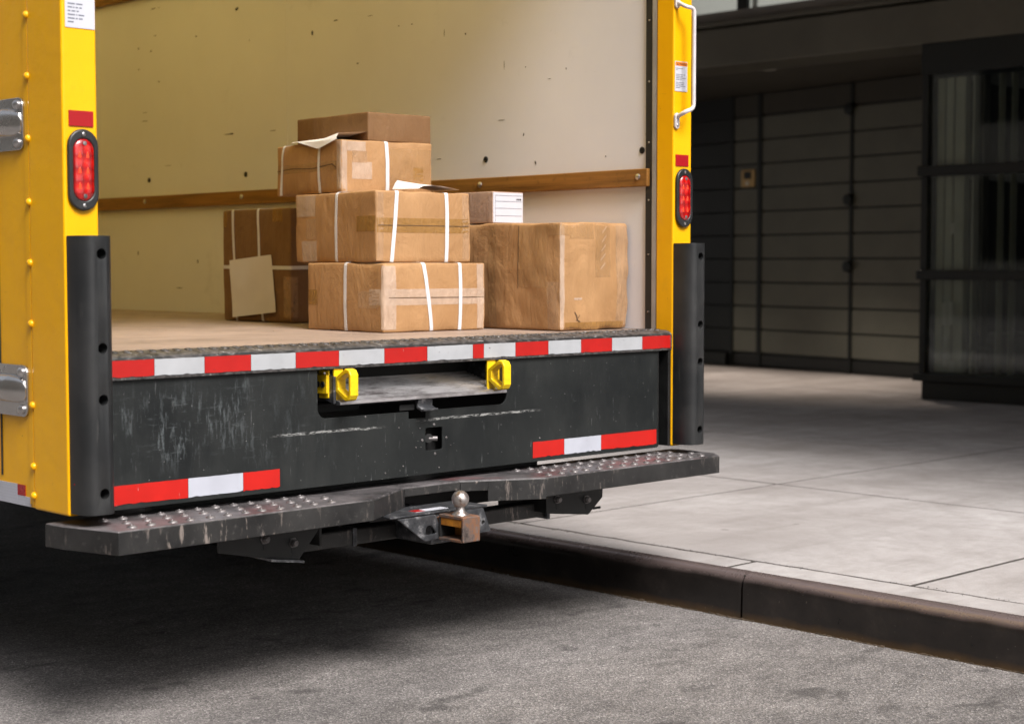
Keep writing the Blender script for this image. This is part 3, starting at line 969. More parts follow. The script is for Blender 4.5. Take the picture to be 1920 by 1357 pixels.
part('side_door_gap', B(LX + 0.0005, LX + 0.0029, 0.330, 0.336, 0.62, ZT - 0.1), 'black_rubber', trk)
# --- side marker tape on the lower edge
part('reflective_tape', B(LX + 0.0012, LX + 0.0028, 0.188, 0.215, 0.553, 0.576), 'white_tape_clean', sp)
part('reflective_tape', B(LX + 0.0012, LX + 0.0028, 0.2555, 1.6, 0.553, 0.604), 'white_tape_clean', sp)
part('reflective_tape', B(LX + 0.0012, LX + 0.0028, 0.2155, 0.255, 0.577, 0.604), 'reflector_red', sp)
part('reflective_tape', B(LX + 0.0012, LX + 0.0028, 0.2155, 0.255, 0.553, 0.5765), 'white_tape_clean', sp)
# --- inside
wl = part('inner_wall', B(0.880, 0.930, 0.125, YE - 0.06, ZF + 0.001, 2.84), 'inner_wall_paint', trk)
part('inner_wall', B(-1.310, -1.265, 0.17, YE - 0.06, ZF + 0.001, 2.84), 'inner_yellow', trk)
part('front_wall', B(-1.31, 0.936, YE - 0.055, YE, ZF - 0.1, ZT - 0.02), 'inner_yellow', trk)
part('roof', B(LX + 0.025, RX - 0.025, 0.165, YE - 0.002, ZT - 0.015, ZT - 0.010), 'roof_skin', trk)
for k in range(7):
    part('roof_bow', B(LX + 0.03, RX - 0.03, 0.55 + 0.6 * k, 0.59 + 0.6 * k, 2.90, ZT - 0.016), 'grey_track', trk)
part('cargo_floor', B(-1.265, 0.880, 0.112, YE - 0.056, ZF - 0.04, ZF), 'plywood_floor', trk)
part('under_floor', B(-1.29, 0.93, 0.16, YE - 0.002, ZF - 0.13, ZF - 0.045), 'black_underside', trk)
# wooden tie rails with carriage bolts
def rail(z0, z1, y0, y1, bolts):
    bm = bm_new()
    n = 40
    rows_ = []
    for i in range(n + 1):
        yy = y0 + (y1 - y0) * i / n
        o = 0.0016 * mnoise.noise(Vector((yy * 1.7, z0, 0)))
        rows_.append([bm.verts.new((x, yy, z + o)) for x, z in ((0.8795, z0), (0.858, z0), (0.858, z1), (0.8795, z1))])
    for a, b in zip(rows_, rows_[1:]):
        for k in range(4):
            bm.faces.new((a[k], a[(k + 1) % 4], b[(k + 1) % 4], b[k]))
    bm.faces.new(rows_[0])
    bm.faces.new(rows_[-1][::-1])
    r_ = part('wood_rail', bm, 'wood_rail', trk, bev=0.003)
    for yy in bolts:
        part('bolt', lathe(bm_new(), [(0.0105, 0.0), (0.0100, -0.003), (0.0065, -0.006), (0.001, -0.007)], (0.858, yy, (z0 + z1) / 2 + 0.004), 'x', 14), 'bright_steel', r_, smooth=True)
rail(1.404, 1.463, 0.106, YE - 0.07, (0.146, 0.917, 1.67, 2.424, 3.199, 3.97))
rail(2.375, 2.44, 0.106, YE - 0.07, (0.146, 0.917, 1.67, 2.424, 3.199, 3.97))
# panel screws and old bolt holes in the wall
for yy, zz in ((3.195, 1.537), (2.422, 1.534), (0.909, 1.53), (0.147, 1.526), (1.67, 1.532)):
    part('wall_screw', lathe(bm_new(), [(0.0115, 0.0), (0.0115, -0.002), (0.007, -0.004), (0.0065, -0.0015), (0.001, -0.0015)], (0.880, yy, zz), 'x', 14), 'dark_steel', wl, smooth=True)
part('wall_seam', B(0.8785, 0.8799, 2.118, 2.1215, ZF + 0.01, 2.83), 'inner_wall_paint', wl)
SC = [(3.141, 2.318, 0.044, 0.005, 20), (3.095, 2.318, 0.012, 0.0033, 0), (2.477, 2.244, 0.033, 0.0169, 30), (3.272, 2.149, 0.021, 0.01, 60), (3.165, 2.127, 0.023, 0.0099, 60), (3.271, 2.053, 0.021, 0.0083, 60), (2.791, 2.159, 0.014, 0.0079, 0), (2.387, 2.103, 0.013, 0.0106, 80), (1.945, 2.09, 0.012, 0.0246, 0), (1.79, 2.125, 0.031, 0.0057, 15), (1.572, 2.12, 0.043, 0.0021, 5), (1.32, 2.062, 0.012, 0.0034, 0), (1.651, 1.942, 0.017, 0.0056, 0), (2.549, 1.713, 0.079, 0.0046, 8), (2.523, 1.713, 0.026, 0.0092, 8), (2.225, 1.71, 0.049, 0.003, 3), (3.225, 1.811, 0.06, 0.0028, 3), (3.224, 1.85, 0.045, 0.002, 3), (3.032, 1.597, 0.058, 0.0018, 5), (3.101, 1.983, 0.012, 0.0066, 0), (1.398, 2.063, 0.01, 0.0041, 0), (3.127, 2.194, 0.02, 0.0041, 10), (1.017, 1.995, 0.007, 0.0105, 0), (0.701, 1.848, 0.005, 0.0052, 0), (0.5, 1.826, 0.004, 0.0085, 0), (0.824, 1.668, 0.043, 0.0018, 2), (0.711, 1.61, 0.006, 0.0123, 30), (0.651, 1.508, 0.008, 0.0177, -40), (0.312, 1.514, 0.006, 0.0045, 0), (1.167, 1.543, 0.030, 0.0030, 3), (0.811, 1.864, 0.002, 0.0363, 0), (1.135, 2.011, 0.002, 0.0315, 0), (0.13, 1.668, 0.01, 0.0017, 0), (0.13, 1.578, 0.006, 0.0068, 0), (0.581, 1.797, 0.016, 0.0020, 20), (2.8, 1.16, 0.01, 0.02, 10), (2.95, 1.04, 0.06, 0.004, 2), (3.3, 1.2, 0.01, 0.02, 10)]
bm = bm_new()
rg = random.Random(5)
for yy, zz, w, h, a in SC:
    n = 9
    ca, sa = math.cos(R(a)), math.sin(R(a))
    pts = []
    for i in range(n):
        t = 2 * math.pi * i / n
        q = rg.uniform(0.65, 1.1)
        du, dv = math.cos(t) * w / 2 * q, math.sin(t) * h / 2 * q
        pts.append((yy - du * ca - dv * sa * 0.3, zz + dv + du * sa * 0.15))
    prism(bm, pts, 'x', 0.8790, 0.8799)
part('scuff_marks', bm, 'scuff_black', wl, kind='stuff')
# roller door track on the right
part('door_track', B(0.869, 0.905, 0.0755, 0.096, ZF, 2.82), 'grey_track', trk, bev=0.003)
part('track_seal', B(0.872, 0.905, 0.0965, 0.1245, ZF, 2.82), 'black_rubber', trk)
bm = bm_new()
for zz in (0.99, 1.18, 1.36, 1.55, 1.75, 1.95, 2.15, 2.35):
    lathe(bm, [(0.0035, 0.0), (0.003, -0.002), (0.001, -0.003)], (0.872, 0.110, zz), 'x', 8)
part('track_screws', bm, 'bright_steel', trk)
part('door_track', B(-1.262, -1.245, 0.0755, 0.096, ZF, 2.82), 'grey_track', trk, bev=0.003)

# --- sill: folded tread plate carrying the reflective tape
bm = prism(bm_new(), [(0.0, 0.866), (0.0, 0.9165), (0.004, 0.9225), (0.012, 0.9275), (0.026, 0.9315), (0.111, 0.9325), (0.111, 0.89), (0.03, 0.866)], 'x', -1.241, 0.866)
sill = part('sill_plate', bm, 'sill_steel', trk, bev=0.002)
stud = None
rg = random.Random(2)
bm = bm_new()
for i in range(58):
    for j in range(2):
        xx = -1.22 + 0.036 * i + (0.018 if j else 0)
        if xx > 0.855:
            continue
        lathe(bm, [(0.0105, 0.0), (0.0092, 0.0022), (0.0052, 0.0034), (0.0045, 0.0016)], (xx, 0.036 + 0.036 * j, 0.9320), 'z', 8)
part('tread_buttons', bm, 'sill_steel', sill, smooth=R(60))
segs = [(-1.241, -1.095, 'r'), (-1.095, -.949, 'w'), (-.949, -.807, 'r'), (-.807, -.664, 'w'), (-.664, -.519, 'r'), (-.519, -.36, 'w'), (-.36, -.202, 'r'), (-.202, -.026, 'w'), (-.026, .018, 'r'), (.018, .147, 'w'), (.147, .287, 'r'), (.287, .431, 'w'), (.431, .573, 'r'), (.573, .717, 'w'), (.717, .857, 'r')]
rg = random.Random(9)
def tapebit(x0, x1, z0, z1, y, mat, parent, rag=0.0012):
    """a strip of tape with a slightly ragged lower edge"""
    n = 14
    lo = [(x0 + 0.0006 + (x1 - x0 - 0.0012) * i / n, z0 + rg.uniform(0, rag) + (rag * 1.6 if rg.random() < 0.12 else 0)) for i in range(n + 1)]
    hi = [(x1 - 0.0006 - (x1 - x0 - 0.0012) * i / n, z1 - rg.uniform(0, rag * 0.5)) for i in range(n + 1)]
    return part('reflective_tape', prism(bm_new(), lo + hi, 'y', y - 0.0012, y - 0.0002), mat, parent)
for x0, x1, c in segs:
    tapebit(x0, x1, 0.8735, 0.9155, 0.0, 'red_tape' if c == 'r' else 'white_tape', sill)

# --- scuffed black tail panel with the ramp slot and the latch hole
pn = part('tail_panel', B(-1.241, 0.805, 0.010, 0.016, 0.549, 0.8655), 'black_panel', trk)
cut(pn, [prism(bm_new(), round_rect(-0.584, 0.122, 0.733, 0.90, 0.028, 6, (0, 0, 1, 1)), 'y', -0.05, 0.08),
         prism(bm_new(), round_rect(-0.263, -0.200, 0.712, 0.75, 0.004, 3, (0, 0, 1, 1)), 'y', -0.05, 0.08),
         prism(bm_new(), round_rect(-0.2, -0.136, 0.617, 0.682, 0.006, 3), 'y', -0.05, 0.08)])
b = pn.modifiers.new('bevel', 'BEVEL')
b.width, b.segments, b.limit_method, b.angle_limit = 0.0012, 2, 'ANGLE', R(50)
# folded return and bolt strip at its right end
part('panel_return', B(0.806, 0.812, 0.0105, 0.06, 0.551, 0.865), 'dark_steel', pn, bev=0.001)
bs = part('bolt_strip', B(0.8125, 0.852, 0.045, 0.06, 0.551, 0.865), 'black_panel', pn)
for zz in (0.80, 0.59):
    part('bolt', lathe(bm_new(), [(0.0075, 0.0), (0.0070, -0.003), (0.004, -0.005), (0.001, -0.0055)], (0.835, 0.0449, zz), 'y', 12), 'stud_steel', bs, smooth=True)
part('edge_flange', B(0.8525, 0.8655, 0.004, 0.06, 0.551, 0.865), 'dark_steel', pn, bev=0.003)
for x0, x1, c in ((-1.236, -.995, 'r'), (-.995, -.828, 'w'), (-.828, -.711, 'r'), (.230, .367, 'r'), (.367, .534, 'w'), (.534, .800, 'r')):
    tapebit(x0, x1, 0.5605, 0.6095, 0.010, 'red_tape_clean' if c == 'r' else 'white_tape_clean', pn, 0.0014)
for xx, zz, r in ((-.168, .690, .0042), (-.165, .606, .0042), (-.213, .648, .0045), (-.121, .649, .0042), (-.222, .683, .0022), (-.237, .629, .0026), (-.105, .626, .0022), (-.30, .69, .002), (-.285, .58, .0025), (-.56, .855, .004), (-.42, .728, .003), (-.35, .566, .003), (.26, .62, .0026), (-.15, .565, .0022)):
    part('rivet', lathe(bm_new(), [(r, 0.0), (r * 0.9, -0.0015), (r * 0.4, -0.0026)], (xx, 0.0099, zz), 'y', 10), 'stud_steel', pn, smooth=True)
# latch pin seen in the square hole
lt = part('latch_box', prism(bm_new(), [(-0.225, 0.604), (0.10, 0.604), (0.10, 0.705), (-0.225, 0.705)], 'y', 0.058, 0.066), 'black_underside', trk)
part('latch_pin', cyl(bm_new(), (-0.176, 0.024, 0.650), (-0.158, 0.057, 0.650), 0.013, 14), 'dark_steel', lt, smooth=R(40))
part('latch_pin', cyl(bm_new(), (-0.150, 0.018, 0.648), (-0.172, 0.030, 0.649), 0.008, 12), 'stud_steel', lt, smooth=R(40))
# enclosure behind the panel
part('ramp_bay', B(-0.66, 0.20, 0.70, 0.72, 0.56, 0.80), 'black_underside', trk)
part('bay_crossbar', B(-0.64, -0.36, 0.11, 0.16, 0.735, 0.765), 'dark_steel', trk, bev=0.004)
part('bay_crossbar', B(-0.30, 0.05, 0.19, 0.22, 0.742, 0.768), 'worn_grey_steel', trk, bev=0.003)

# --- loading ramp stowed in its slot
DX0, DX1 = -0.528, 0.098
rm = part('loading_ramp', prism(bm_new(), [(-0.012, 0.768), (-0.016, 0.772), (-0.012, 0.7765), (0.46, 0.894), (0.46, 0.885), (0.0, 0.768)], 'x', DX0, DX1), 'worn_grey_steel', trk)
bm = bm_new()
part('edge_bar', prism(bm_new(), [(-0.0165, 0.7690), (-0.0165, 0.7765), (-0.010, 0.7800), (0.002, 0.7820), (0.002, 0.7795), (-0.012, 0.7690)], 'x', DX0 + 0.001, DX1 - 0.001), 'ramp_aluminium', rm, bev=0.001)
for k in range(27):
    yy = 0.010 + 0.0148 * k
    zz = 0.7765 + (yy + 0.012) * 0.249
    w, h = 0.0094, 0.0062
    prism(bm, [(yy - w / 2, zz - 0.0006), (yy - w * 0.32, zz + h), (yy + w * 0.32, zz + h), (yy + w / 2, zz + 0.0006)], 'x', DX0 + 0.004, DX1 - 0.004)
part('tread_ribs', bm, 'ramp_aluminium', rm)
for xa in (DX0 - 0.010, DX1 + 0.001):
    part('side_stringer', prism(bm_new(), [(0.0, 0.772), (0.0, 0.845), (0.46, 0.925), (0.46, 0.88)], 'x', xa, xa + 0.009), 'worn_grey_steel', rm)
def grip(xa, xb, plate_x0, plate_x1):
    o = [(0.004, 0.806), (-0.040, 0.780), (-0.056, 0.784), (-0.064, 0.797), (-0.064, 0.852), (-0.056, 0.865), (-0.040, 0.869), (0.004, 0.842)]
    i = [(-0.009, 0.812), (-0.036, 0.797), (-0.047, 0.793), (-0.053, 0.799), (-0.053, 0.850), (-0.047, 0.856), (-0.036, 0.853), (-0.009, 0.836)]
    h = part('pull_handle', ring_prism(bm_new(), o, i, 'x', xa, xb), 'yellow_plastic', rm, bev=0.003, seg=3)
    # moulded web inside the D and the mounting plate behind it
    part('web', prism(bm_new(), [(0.0045, 0.779), (0.0045, 0.869), (0.011, 0.869), (0.011, 0.779)], 'x', xa - 0.002, xb + 0.002), 'yellow_plastic', h, bev=0.002)
    pl = part('mounting_plate', prism(bm_new(), round_rect(0.0185, 0.072, 0.797, 0.850, 0.004, 3), 'x', plate_x0, plate_x1), 'yellow_plastic', h, bev=0.002)
    part('mounting_plate', prism(bm_new(), round_rect(0.0185, 0.062, 0.785, 0.862, 0.004, 3), 'x', plate_x0 + 0.006, plate_x1 + 0.006), 'yellow_plastic', h, bev=0.002)
    for yy in (0.034, 0.056):
        part('bolt', lathe(bm_new(), [(0.0085, 0.0), (0.0085, -0.003), (0.005, -0.0035), (0.005, -0.001), (0.001, -0.001)], (plate_x0 - 0.0002, yy, 0.823), 'x', 14), 'dark_steel', h, smooth=R(30))
grip(-0.530, -0.502, -0.547, -0.541)
grip(0.040, 0.069, 0.090, 0.096)
# catch hook under the ramp edge
bm = prism(bm_new(), [(-0.010, 0.768), (-0.006, 0.768), (-0.004, 0.748), (-0.022, 0.740), (-0.030, 0.742), (-0.030, 0.736), (-0.020, 0.733), (0.002, 0.742), (0.008, 0.768)], 'x', -0.242, -0.186)
part('catch_hook', bm, 'worn_grey_steel', rm, bev=0.0015)
part('catch_hook', B(-0.30, -0.245, 0.006, 0.009, 0.738, 0.753), 'dark_steel', rm)

# --- corner guards, hollow fronted plastic with drain holes
def guard(x0, x1, zs):
    n = 14
    cx, hw, dp = (x0 + x1) / 2, (x1 - x0) / 2, 0.074
    pts = [(x1, -0.0015), (x0, -0.0015)]
    for i in range(n + 1):
        t = math.pi - math.pi * i / n
        c, s = math.cos(t), math.sin(t)
        pts.append((cx + hw * (abs(c) ** 0.62) * (1 if c > 0 else -1), -0.002 - dp * (max(0.0, s) ** 0.62)))
    g_ = part('corner_guard', prism(bm_new(), pts, 'z', 0.5565, 1.216), 'black_guard', trk, smooth=R(32))
    cut(g_, [cyl(bm_new(), (cx + 0.004, -0.1, z), (cx + 0.004, -0.036, z), 0.0128, 20) for z in zs])
    b = g_.modifiers.new('bevel', 'BEVEL')
    b.width, b.segments, b.limit_method, b.angle_limit = 0.0025, 2, 'ANGLE', R(50)
    return g_
lg = guard(LX + 0.004, -1.239, (1.173, 0.951, 0.829, 0.606))
guard(0.869, RX + 0.003, (1.173, 0.951, 0.829, 0.606))
part('red_marker_dot', lathe(bm_new(), [(0.004, 0.0), (0.003, -0.003), (0.001, -0.004)], (LX + 0.0075, -0.020, 0.628), 'y', 10), 'reflector_red', lg)

# --- tail lights and reflectors
def lamp(cx, cz):
    bz = part('tail_light', ring_prism(bm_new(), stadium(cx, cz, 0.079, 0.193), stadium(cx, cz, 0.054, 0.146), 'y', -0.012, -0.0005), 'black_guard', trk, bev=0.004, seg=3, smooth=R(40))
    bm = bm_new()
    n = 10
    lv = [(1.0, -0.006), (0.97, -0.0105), (0.88, -0.0135), (0.6, -0.0150), (0.25, -0.0155)]
    rings = []
    for s, yy in lv:
        rings.append([bm.verts.new((x, yy, z)) for x, z in stadium(cx, cz, 0.056 * s, 0.148 - 0.056 * (1 - s), n)])
    for a, c in zip(rings, rings[1:]):
        for i in range(len(a)):
            bm.faces.new((a[i], a[(i + 1) % len(a)], c[(i + 1) % len(a)], c[i]))
    bm.faces.new(rings[-1])
    ln_ = part('lens', bm, 'red_lens', bz, smooth=R(60))
    # round LED cups standing under the lens skin
    for k in range(3):
        for sx in (-0.0135, 0.0075):
            zz = cz - 0.038 + 0.037 * k
            part('led', prism(bm_new(), [(cx + sx - 0.0042, zz - 0.008), (cx + sx + 0.0048, zz - 0.0085), (cx + sx + 0.0036, zz + 0.003), (cx + sx + 0.0006, zz + 0.0085), (cx + sx - 0.0022, zz + 0.004)], 'y', -0.0158, -0.0135), 'led_orange', bz, bev=0.0006)
    for zz, r in ((cz + 0.084, 0.0055), (cz - 0.084, 0.0055)):
        part('screw', lathe(bm_new(), [(r, 0.0), (r * 0.9, -0.002), (r * 0.4, -0.0032)], (cx, -0.0118, zz), 'y', 12), 'bright_steel', bz, smooth=True)
    for zz in (cz + 0.062, cz - 0.062):
        part('screw', lathe(bm_new(), [(0.0058, 0.0), (0.005, -0.002), (0.002, -0.0028)], (cx + 0.001, -0.0140, zz), 'y', 12), 'stud_steel', bz, smooth=True)
lamp(-1.286, 1.3715)
lamp(0.9145, 1.3645)
for x0, x1, z0, z1 in ((-1.319, -1.254, 1.474, 1.511), (0.8768, 0.941, 1.468, 1.5055)):
    part('reflector', B(x0, x1, -0.0030, -0.0005, z0, z1), 'reflector_red', trk, bev=0.0008)

# --- printed stickers
def text(body, size, x, z, y, parent, mat, bold=0.0):
    c = bpy.data.curves.new('lettering', 'FONT')
    c.resolution_u = 3
    c.body = body
    c.size = size
    c.align_x = 'LEFT'
    c.offset = bold
    c.materials.append(M[mat])
    o = bpy.data.objects.new('lettering', c)
    COL.objects.link(o)
    bpy.context.view_layer.update()
    me = bpy.data.meshes.new_from_object(o.evaluated_get(bpy.context.evaluated_depsgraph_get()))
    bpy.data.objects.remove(o)
    o = bpy.data.objects.new('lettering', me)
    COL.objects.link(o)
    o.parent = parent
    o.location = (x, y, z)
    o.rotation_euler = (R(90), 0, 0)
    return o
def printlines(name, x0, x1, lines, y, parent, mat):
    """rows of small print: word length dashes (x0 + run lengths) because the photograph does not resolve the letters"""
    bm = bm_new()
    for z, h, runs in lines:
        x = x0
        for k, r_ in enumerate(runs):
            if k % 2 == 0:
                box(bm, x, min(x + r_, x1), y - 0.0003, y, z, z + h)
            x += r_
    return part(name, bm, mat, parent)
st1 = part('sticker', B(-1.324, -1.246, -0.0016, -0.0005, 1.704, 1.83), 'label_white', trk)
w_ = 0.001
printlines('small_print', -1.317, -1.251, [(1.758, 0.0032, (.019, .003, .017)), (1.7495, 0.0032, (.012, .002, .004, .003, .006, .003, .007)), (1.741, 0.0032, (.007, .003, .010, .003, .006)), (1.7325, 0.0032, (.019, .003, .003, .003, .015)), (1.724, 0.0032, (.018, .003, .005, .003, .010)), (1.7155, 0.0032, (.015,))], -0.0017, st1, 'print_grey')
st2 = part('sticker', B(0.8715, 0.9335, -0.0016, -0.0005, 1.711, 1.808), 'label_white', trk)
hd = part('sticker_header', B(0.8740, 0.9310, -0.0020, -0.00165, 1.7935, 1.8060), 'warning_orange', st2)
part('warning_triangle', prism(bm_new(), [(0.8800, 1.7955), (0.8890, 1.7955), (0.8845, 1.8035)], 'y', -0.0023, -0.00205), 'print_black', hd)
t_ = text('WARNING', 0.0085, 0.8915, 1.7965, -0.0022, hd, 'print_black', 0.0002)
lines = [(1.784, .0018, (.020, .002, .014)), (1.779, .0018, (.008,))]
for k in range(4):
    lines.append((1.7640 - 0.0055 * k, .0022, [(.014, .002, .018, .002, .009), (.020, .002, .012), (.016, .002, .022, .002, .006), (.018, .002, .010)][k]))
for k in range(4):
    lines.append((1.7380 - 0.0055 * k, .0022, [(.012, .002, .026), (.022, .002, .014), (.010, .002, .024, .002, .008), (.020,)][k]))
printlines('small_print', 0.8765, 0.9285, lines, -0.0017, st2, 'print_grey')

# --- grab handle on the right post
pts = rounded_path([(0.878, -0.004, 1.975), (0.878, -0.012, 1.965), (0.878, -0.055, 1.965), (0.925, -0.060, 1.962), (0.925, -0.060, 1.652), (0.878, -0.055, 1.645), (0.878, -0.012, 1.640)], 0.018, 5)
pts = rounded_path([(0.8775, -0.010, 1.995), (0.878, -0.042, 1.978), (0.9085, -0.050, 1.976), (0.9085, -0.050, 1.652), (0.878, -0.042, 1.642), (0.8775, -0.010, 1.628)], 0.020, 5)
gh = part('grab_handle', tube(bm_new(), pts, 0.0068, 12), 'handle_white', trk, smooth=True)
for z0, z1 in ((1.588, 1.640), (1.976, 2.028)):
    pd = part('handle_foot', prism(bm_new(), stadium(0.8775, (z0 + z1) / 2, 0.021, z1 - z0, 6), 'y', -0.009, -0.0005), 'handle_white', gh, bev=0.002)
    for zz in (z0 + 0.012, z1 - 0.014):
        part('screw', lathe(bm_new(), [(0.0062, 0.0), (0.0055, -0.002), (0.0035, -0.0032), (0.0025, -0.0015)], (0.8775, -0.0090, zz), 'y', 12), 'bright_steel', gh, smooth=True)

# --- step bumper
ZU, ZL = 0.527, 0.470
YF = -0.155
front = [(-1.352, 0.085), (-1.344, 0.012), (-1.294, YF), (-0.527, YF), (-0.318, -0.035), (-0.108, -0.035), (0.122, YF), (0.922, YF), (0.968, -0.10), (0.975, 0.06)]
back = [(0.955, 0.085), (0.3, 0.085), (-0.1, 0.085), (-0.3, 0.085), (-0.7, 0.085)]
bp = part('step_bumper', prism(bm_new(), front + back, 'z', ZU - 0.010, ZU), 'tread_steel', trk, bev=0.005, seg=3)
def skirt(pts, z0, z1, th=0.006):
    """folded face hanging below the edge of the step"""
    bm = bm_new()
    P = [Vector((a, b, 0)) for a, b in pts]
    N = []
    for i, p in enumerate(P):
        d = (P[min(i + 1, len(P) - 1)] - P[max(i - 1, 0)]).normalized()
        N.append(Vector((-d.y, d.x, 0)))
    rr = []
    for p, n_ in zip(P, N):
        q = p + n_ * th
        rr.append([bm.verts.new((a.x, a.y, z)) for a, z in ((p, z0), (p, z1), (q, z1), (q, z0))])
    for a, c in zip(rr, rr[1:]):
        for k in range(4):
            bm.faces.new((a[k], a[(k + 1) % 4], c[(k + 1) % 4], c[k]))
    bm.faces.new(rr[0])
    bm.faces.new(rr[-1][::-1])
    return bm
e_ = 0.0015
def off(pts):
    return [(a, b - e_) for a, b in pts]
part('face_plate', skirt(off(front[0:4]), ZL, ZU - 0.003), 'worn_black_steel', bp, bev=0.003)
part('face_plate', skirt([(-0.5272, YF - e_), (-0.318, -0.035 - e_)], ZL + 0.001, ZU - 0.0035), 'worn_black_steel', bp, bev=0.002)
part('face_plate', skirt([(-0.3178, -0.035 - e_), (-0.1082, -0.035 - e_)], ZL + 0.030, ZU - 0.004), 'worn_black_steel', bp, bev=0.002)
part('face_plate', skirt([(-0.108, -0.035 - e_), (-0.035, -0.073 - e_)], ZL + 0.026, ZU - 0.0035), 'worn_black_steel', bp, bev=0.001)
part('face_plate', skirt([(-0.035, -0.073 - e_), (0.122, YF - e_)], ZL - 0.006, ZU - 0.0035), 'worn_black_steel', bp, bev=0.001)
part('face_plate', skirt([(0.1222, YF - e_), (0.922, YF - e_), (0.968, -0.10), (0.976, 0.06)], ZL, ZU - 0.003), 'worn_black_steel', bp, bev=0.003)
part('rear_lip', B(-1.33, 0.95, 0.078, 0.084, ZL + 0.01, ZU - 0.0105), 'dark_steel', bp)
# punched tread studs
proto = None
rg = random.Random(31)
for xa, xb in ((-1.235, -0.60), (0.17, 0.925)):
    nx = int((xb - xa) / 0.054)
    for i in range(nx + 1):
        for j in range(3):
            xx = xa + 0.054 * i + (0.027 if j % 2 else 0)
            yy = -0.118 + 0.066 * j
            if xx > xb:
                continue
            if proto is None:
                proto = part('tread_stud', lathe(bm_new(), [(0.0135, -0.0005), (0.0120, 0.0022), (0.0080, 0.0048), (0.0050, 0.0056), (0.0042, 0.0036), (0.001, 0.0030)], (0, 0, 0), 'z', 12), 'stud_steel', bp, smooth=R(60))
                proto.location = (xx, yy, ZU)
            else:
                c = again(proto, bp)
                c.location = (xx + rg.uniform(-.003, .003), yy + rg.uniform(-.003, .003), ZU - rg.uniform(0, .0012))
# --- hitch: receiver tube, cross tube, brackets
hc = part('hitch_frame', B(-0.655, 0.272, 0.0, 0.060, 0.379, 0.424), 'worn_black_steel', trk, bev=0.005)
part('tube_weld', B(0.2725, 0.284, -0.012, 0.066, 0.372, 0.452), 'worn_grey_steel', hc, bev=0.002)
part('tube_weld', B(-0.476, -0.462, -0.004, 0.062, 0.376, 0.428), 'worn_grey_steel', hc, bev=0.002)
for sgn, pl, bl in ((1, [(.226, .476), (.478, .4765), (.476, .424), (.412, .376), (.228, .398)], ((.272, .437), (.401, .424))),
                    (-1, [(-.950, .470), (-.612, .468), (-.640, .436), (-.696, .374), (-.800, .390), (-.946, .420)], ((-.806, .441), (-.716, .421)))):
    pb = part('mounting_bracket', prism(bm_new(), pl, 'y', -0.052, -0.044), 'dark_steel', hc, bev=0.0015)
    x0_, x1_ = min(p[0] for p in pl), max(p[0] for p in pl)
    for xx, zz in bl:
        part('bolt', lathe(bm_new(), [(0.014, 0.0), (0.014, -0.003), (0.0105, -0.0032), (0.0105, -0.011), (0.008, -0.013), (0.0075, -0.016)], (xx, -0.052, zz), 'y', 6), 'stud_steel', pb)
        part('slot', prism(bm_new(), stadium(xx + 0.002, zz - 0.016, 0.012, 0.030, 5), 'y', -0.0530, -0.0521), 'black_underside', pb)
    # gusset turned back towards the chassis
    part('gusset', B(x1_ - 0.010 if sgn < 0 else x0_ + 0.002, x1_ - 0.003 if sgn < 0 else x0_ + 0.008, -0.0435, 0.16, 0.40, 0.47), 'dark_steel', pb)
    part('bracket_flange', prism(bm_new(), [(pl[3][0], pl[3][1]), (pl[4][0], pl[4][1]), (pl[4][0], pl[4][1] - 0.006), (pl[3][0], pl[3][1] - 0.006)], 'y', -0.075, 0.10), 'worn_grey_steel', pb) if sgn < 0 else None
for zz in (0.444, 0.392):
    part('bolt', cyl(bm_new(), (0.478, -0.048, zz + 0.012), (0.500, -0.048, zz + 0.012), 0.004, 8), 'dark_steel', hc) if zz > 0.42 else part('bolt', cyl(bm_new(), (0.440, -0.046, zz), (0.470, -0.046, zz), 0.004, 8), 'dark_steel', hc)
part('crossmember', B(-1.05, 0.335, 0.095, 0.125, 0.43, 0.60), 'black_underside', hc)
part('receiver_tube', B(-0.320, -0.236, -0.150, 0.12, 0.380, 0.4655), 'worn_grey_steel', hc, bev=0.005)
# safety chain plate folded over the receiver
cp = part('chain_plate', prism(bm_new(), [(-0.47, -0.155), (-0.112, -0.155), (-0.125, -0.03), (-0.46, -0.03)], 'z', 0.4660, 0.4715), 'worn_grey_steel', hc, bev=0.002)
o = [(-.452, .4655), (-.392, .4655), (-.318, .4655), (-.305, .440), (-.290, .405), (-.296, .399), (-.350, .395), (-.362, .399)]
i = [(-.352, .430), (-.346, .437), (-.335, .438), (-.326, .430), (-.318, .420), (-.316, .4135), (-.346, .4125), (-.354, .4150)]
part('chain_ear', ring_prism(bm_new(), o, i, 'y', -0.166, -0.1585), 'worn_grey_steel', cp, bev=0.0025)
ear = part('chain_ear', prism(bm_new(), [(-.238, .4655), (-.140, .4655), (-.112, .402), (-.118, .397), (-.225, .396)], 'y', -0.166, -0.1585), 'worn_grey_steel', cp)
cut(ear, [cyl(bm_new(), (-.140, -0.2, .425), (-.140, -0.1, .425), 0.0065, 14), cyl(bm_new(), (-.160, -0.2, .424), (-.160, -0.1, .424), 0.0065, 14)])
stk = part('sticker', B(-0.360, -0.240, -0.132, -0.100, 0.4718, 0.4724), 'label_white', cp)
part('sticker_edge', B(-0.360, -0.325, -0.131, -0.101, 0.4726, 0.4730), 'red_tape', stk)
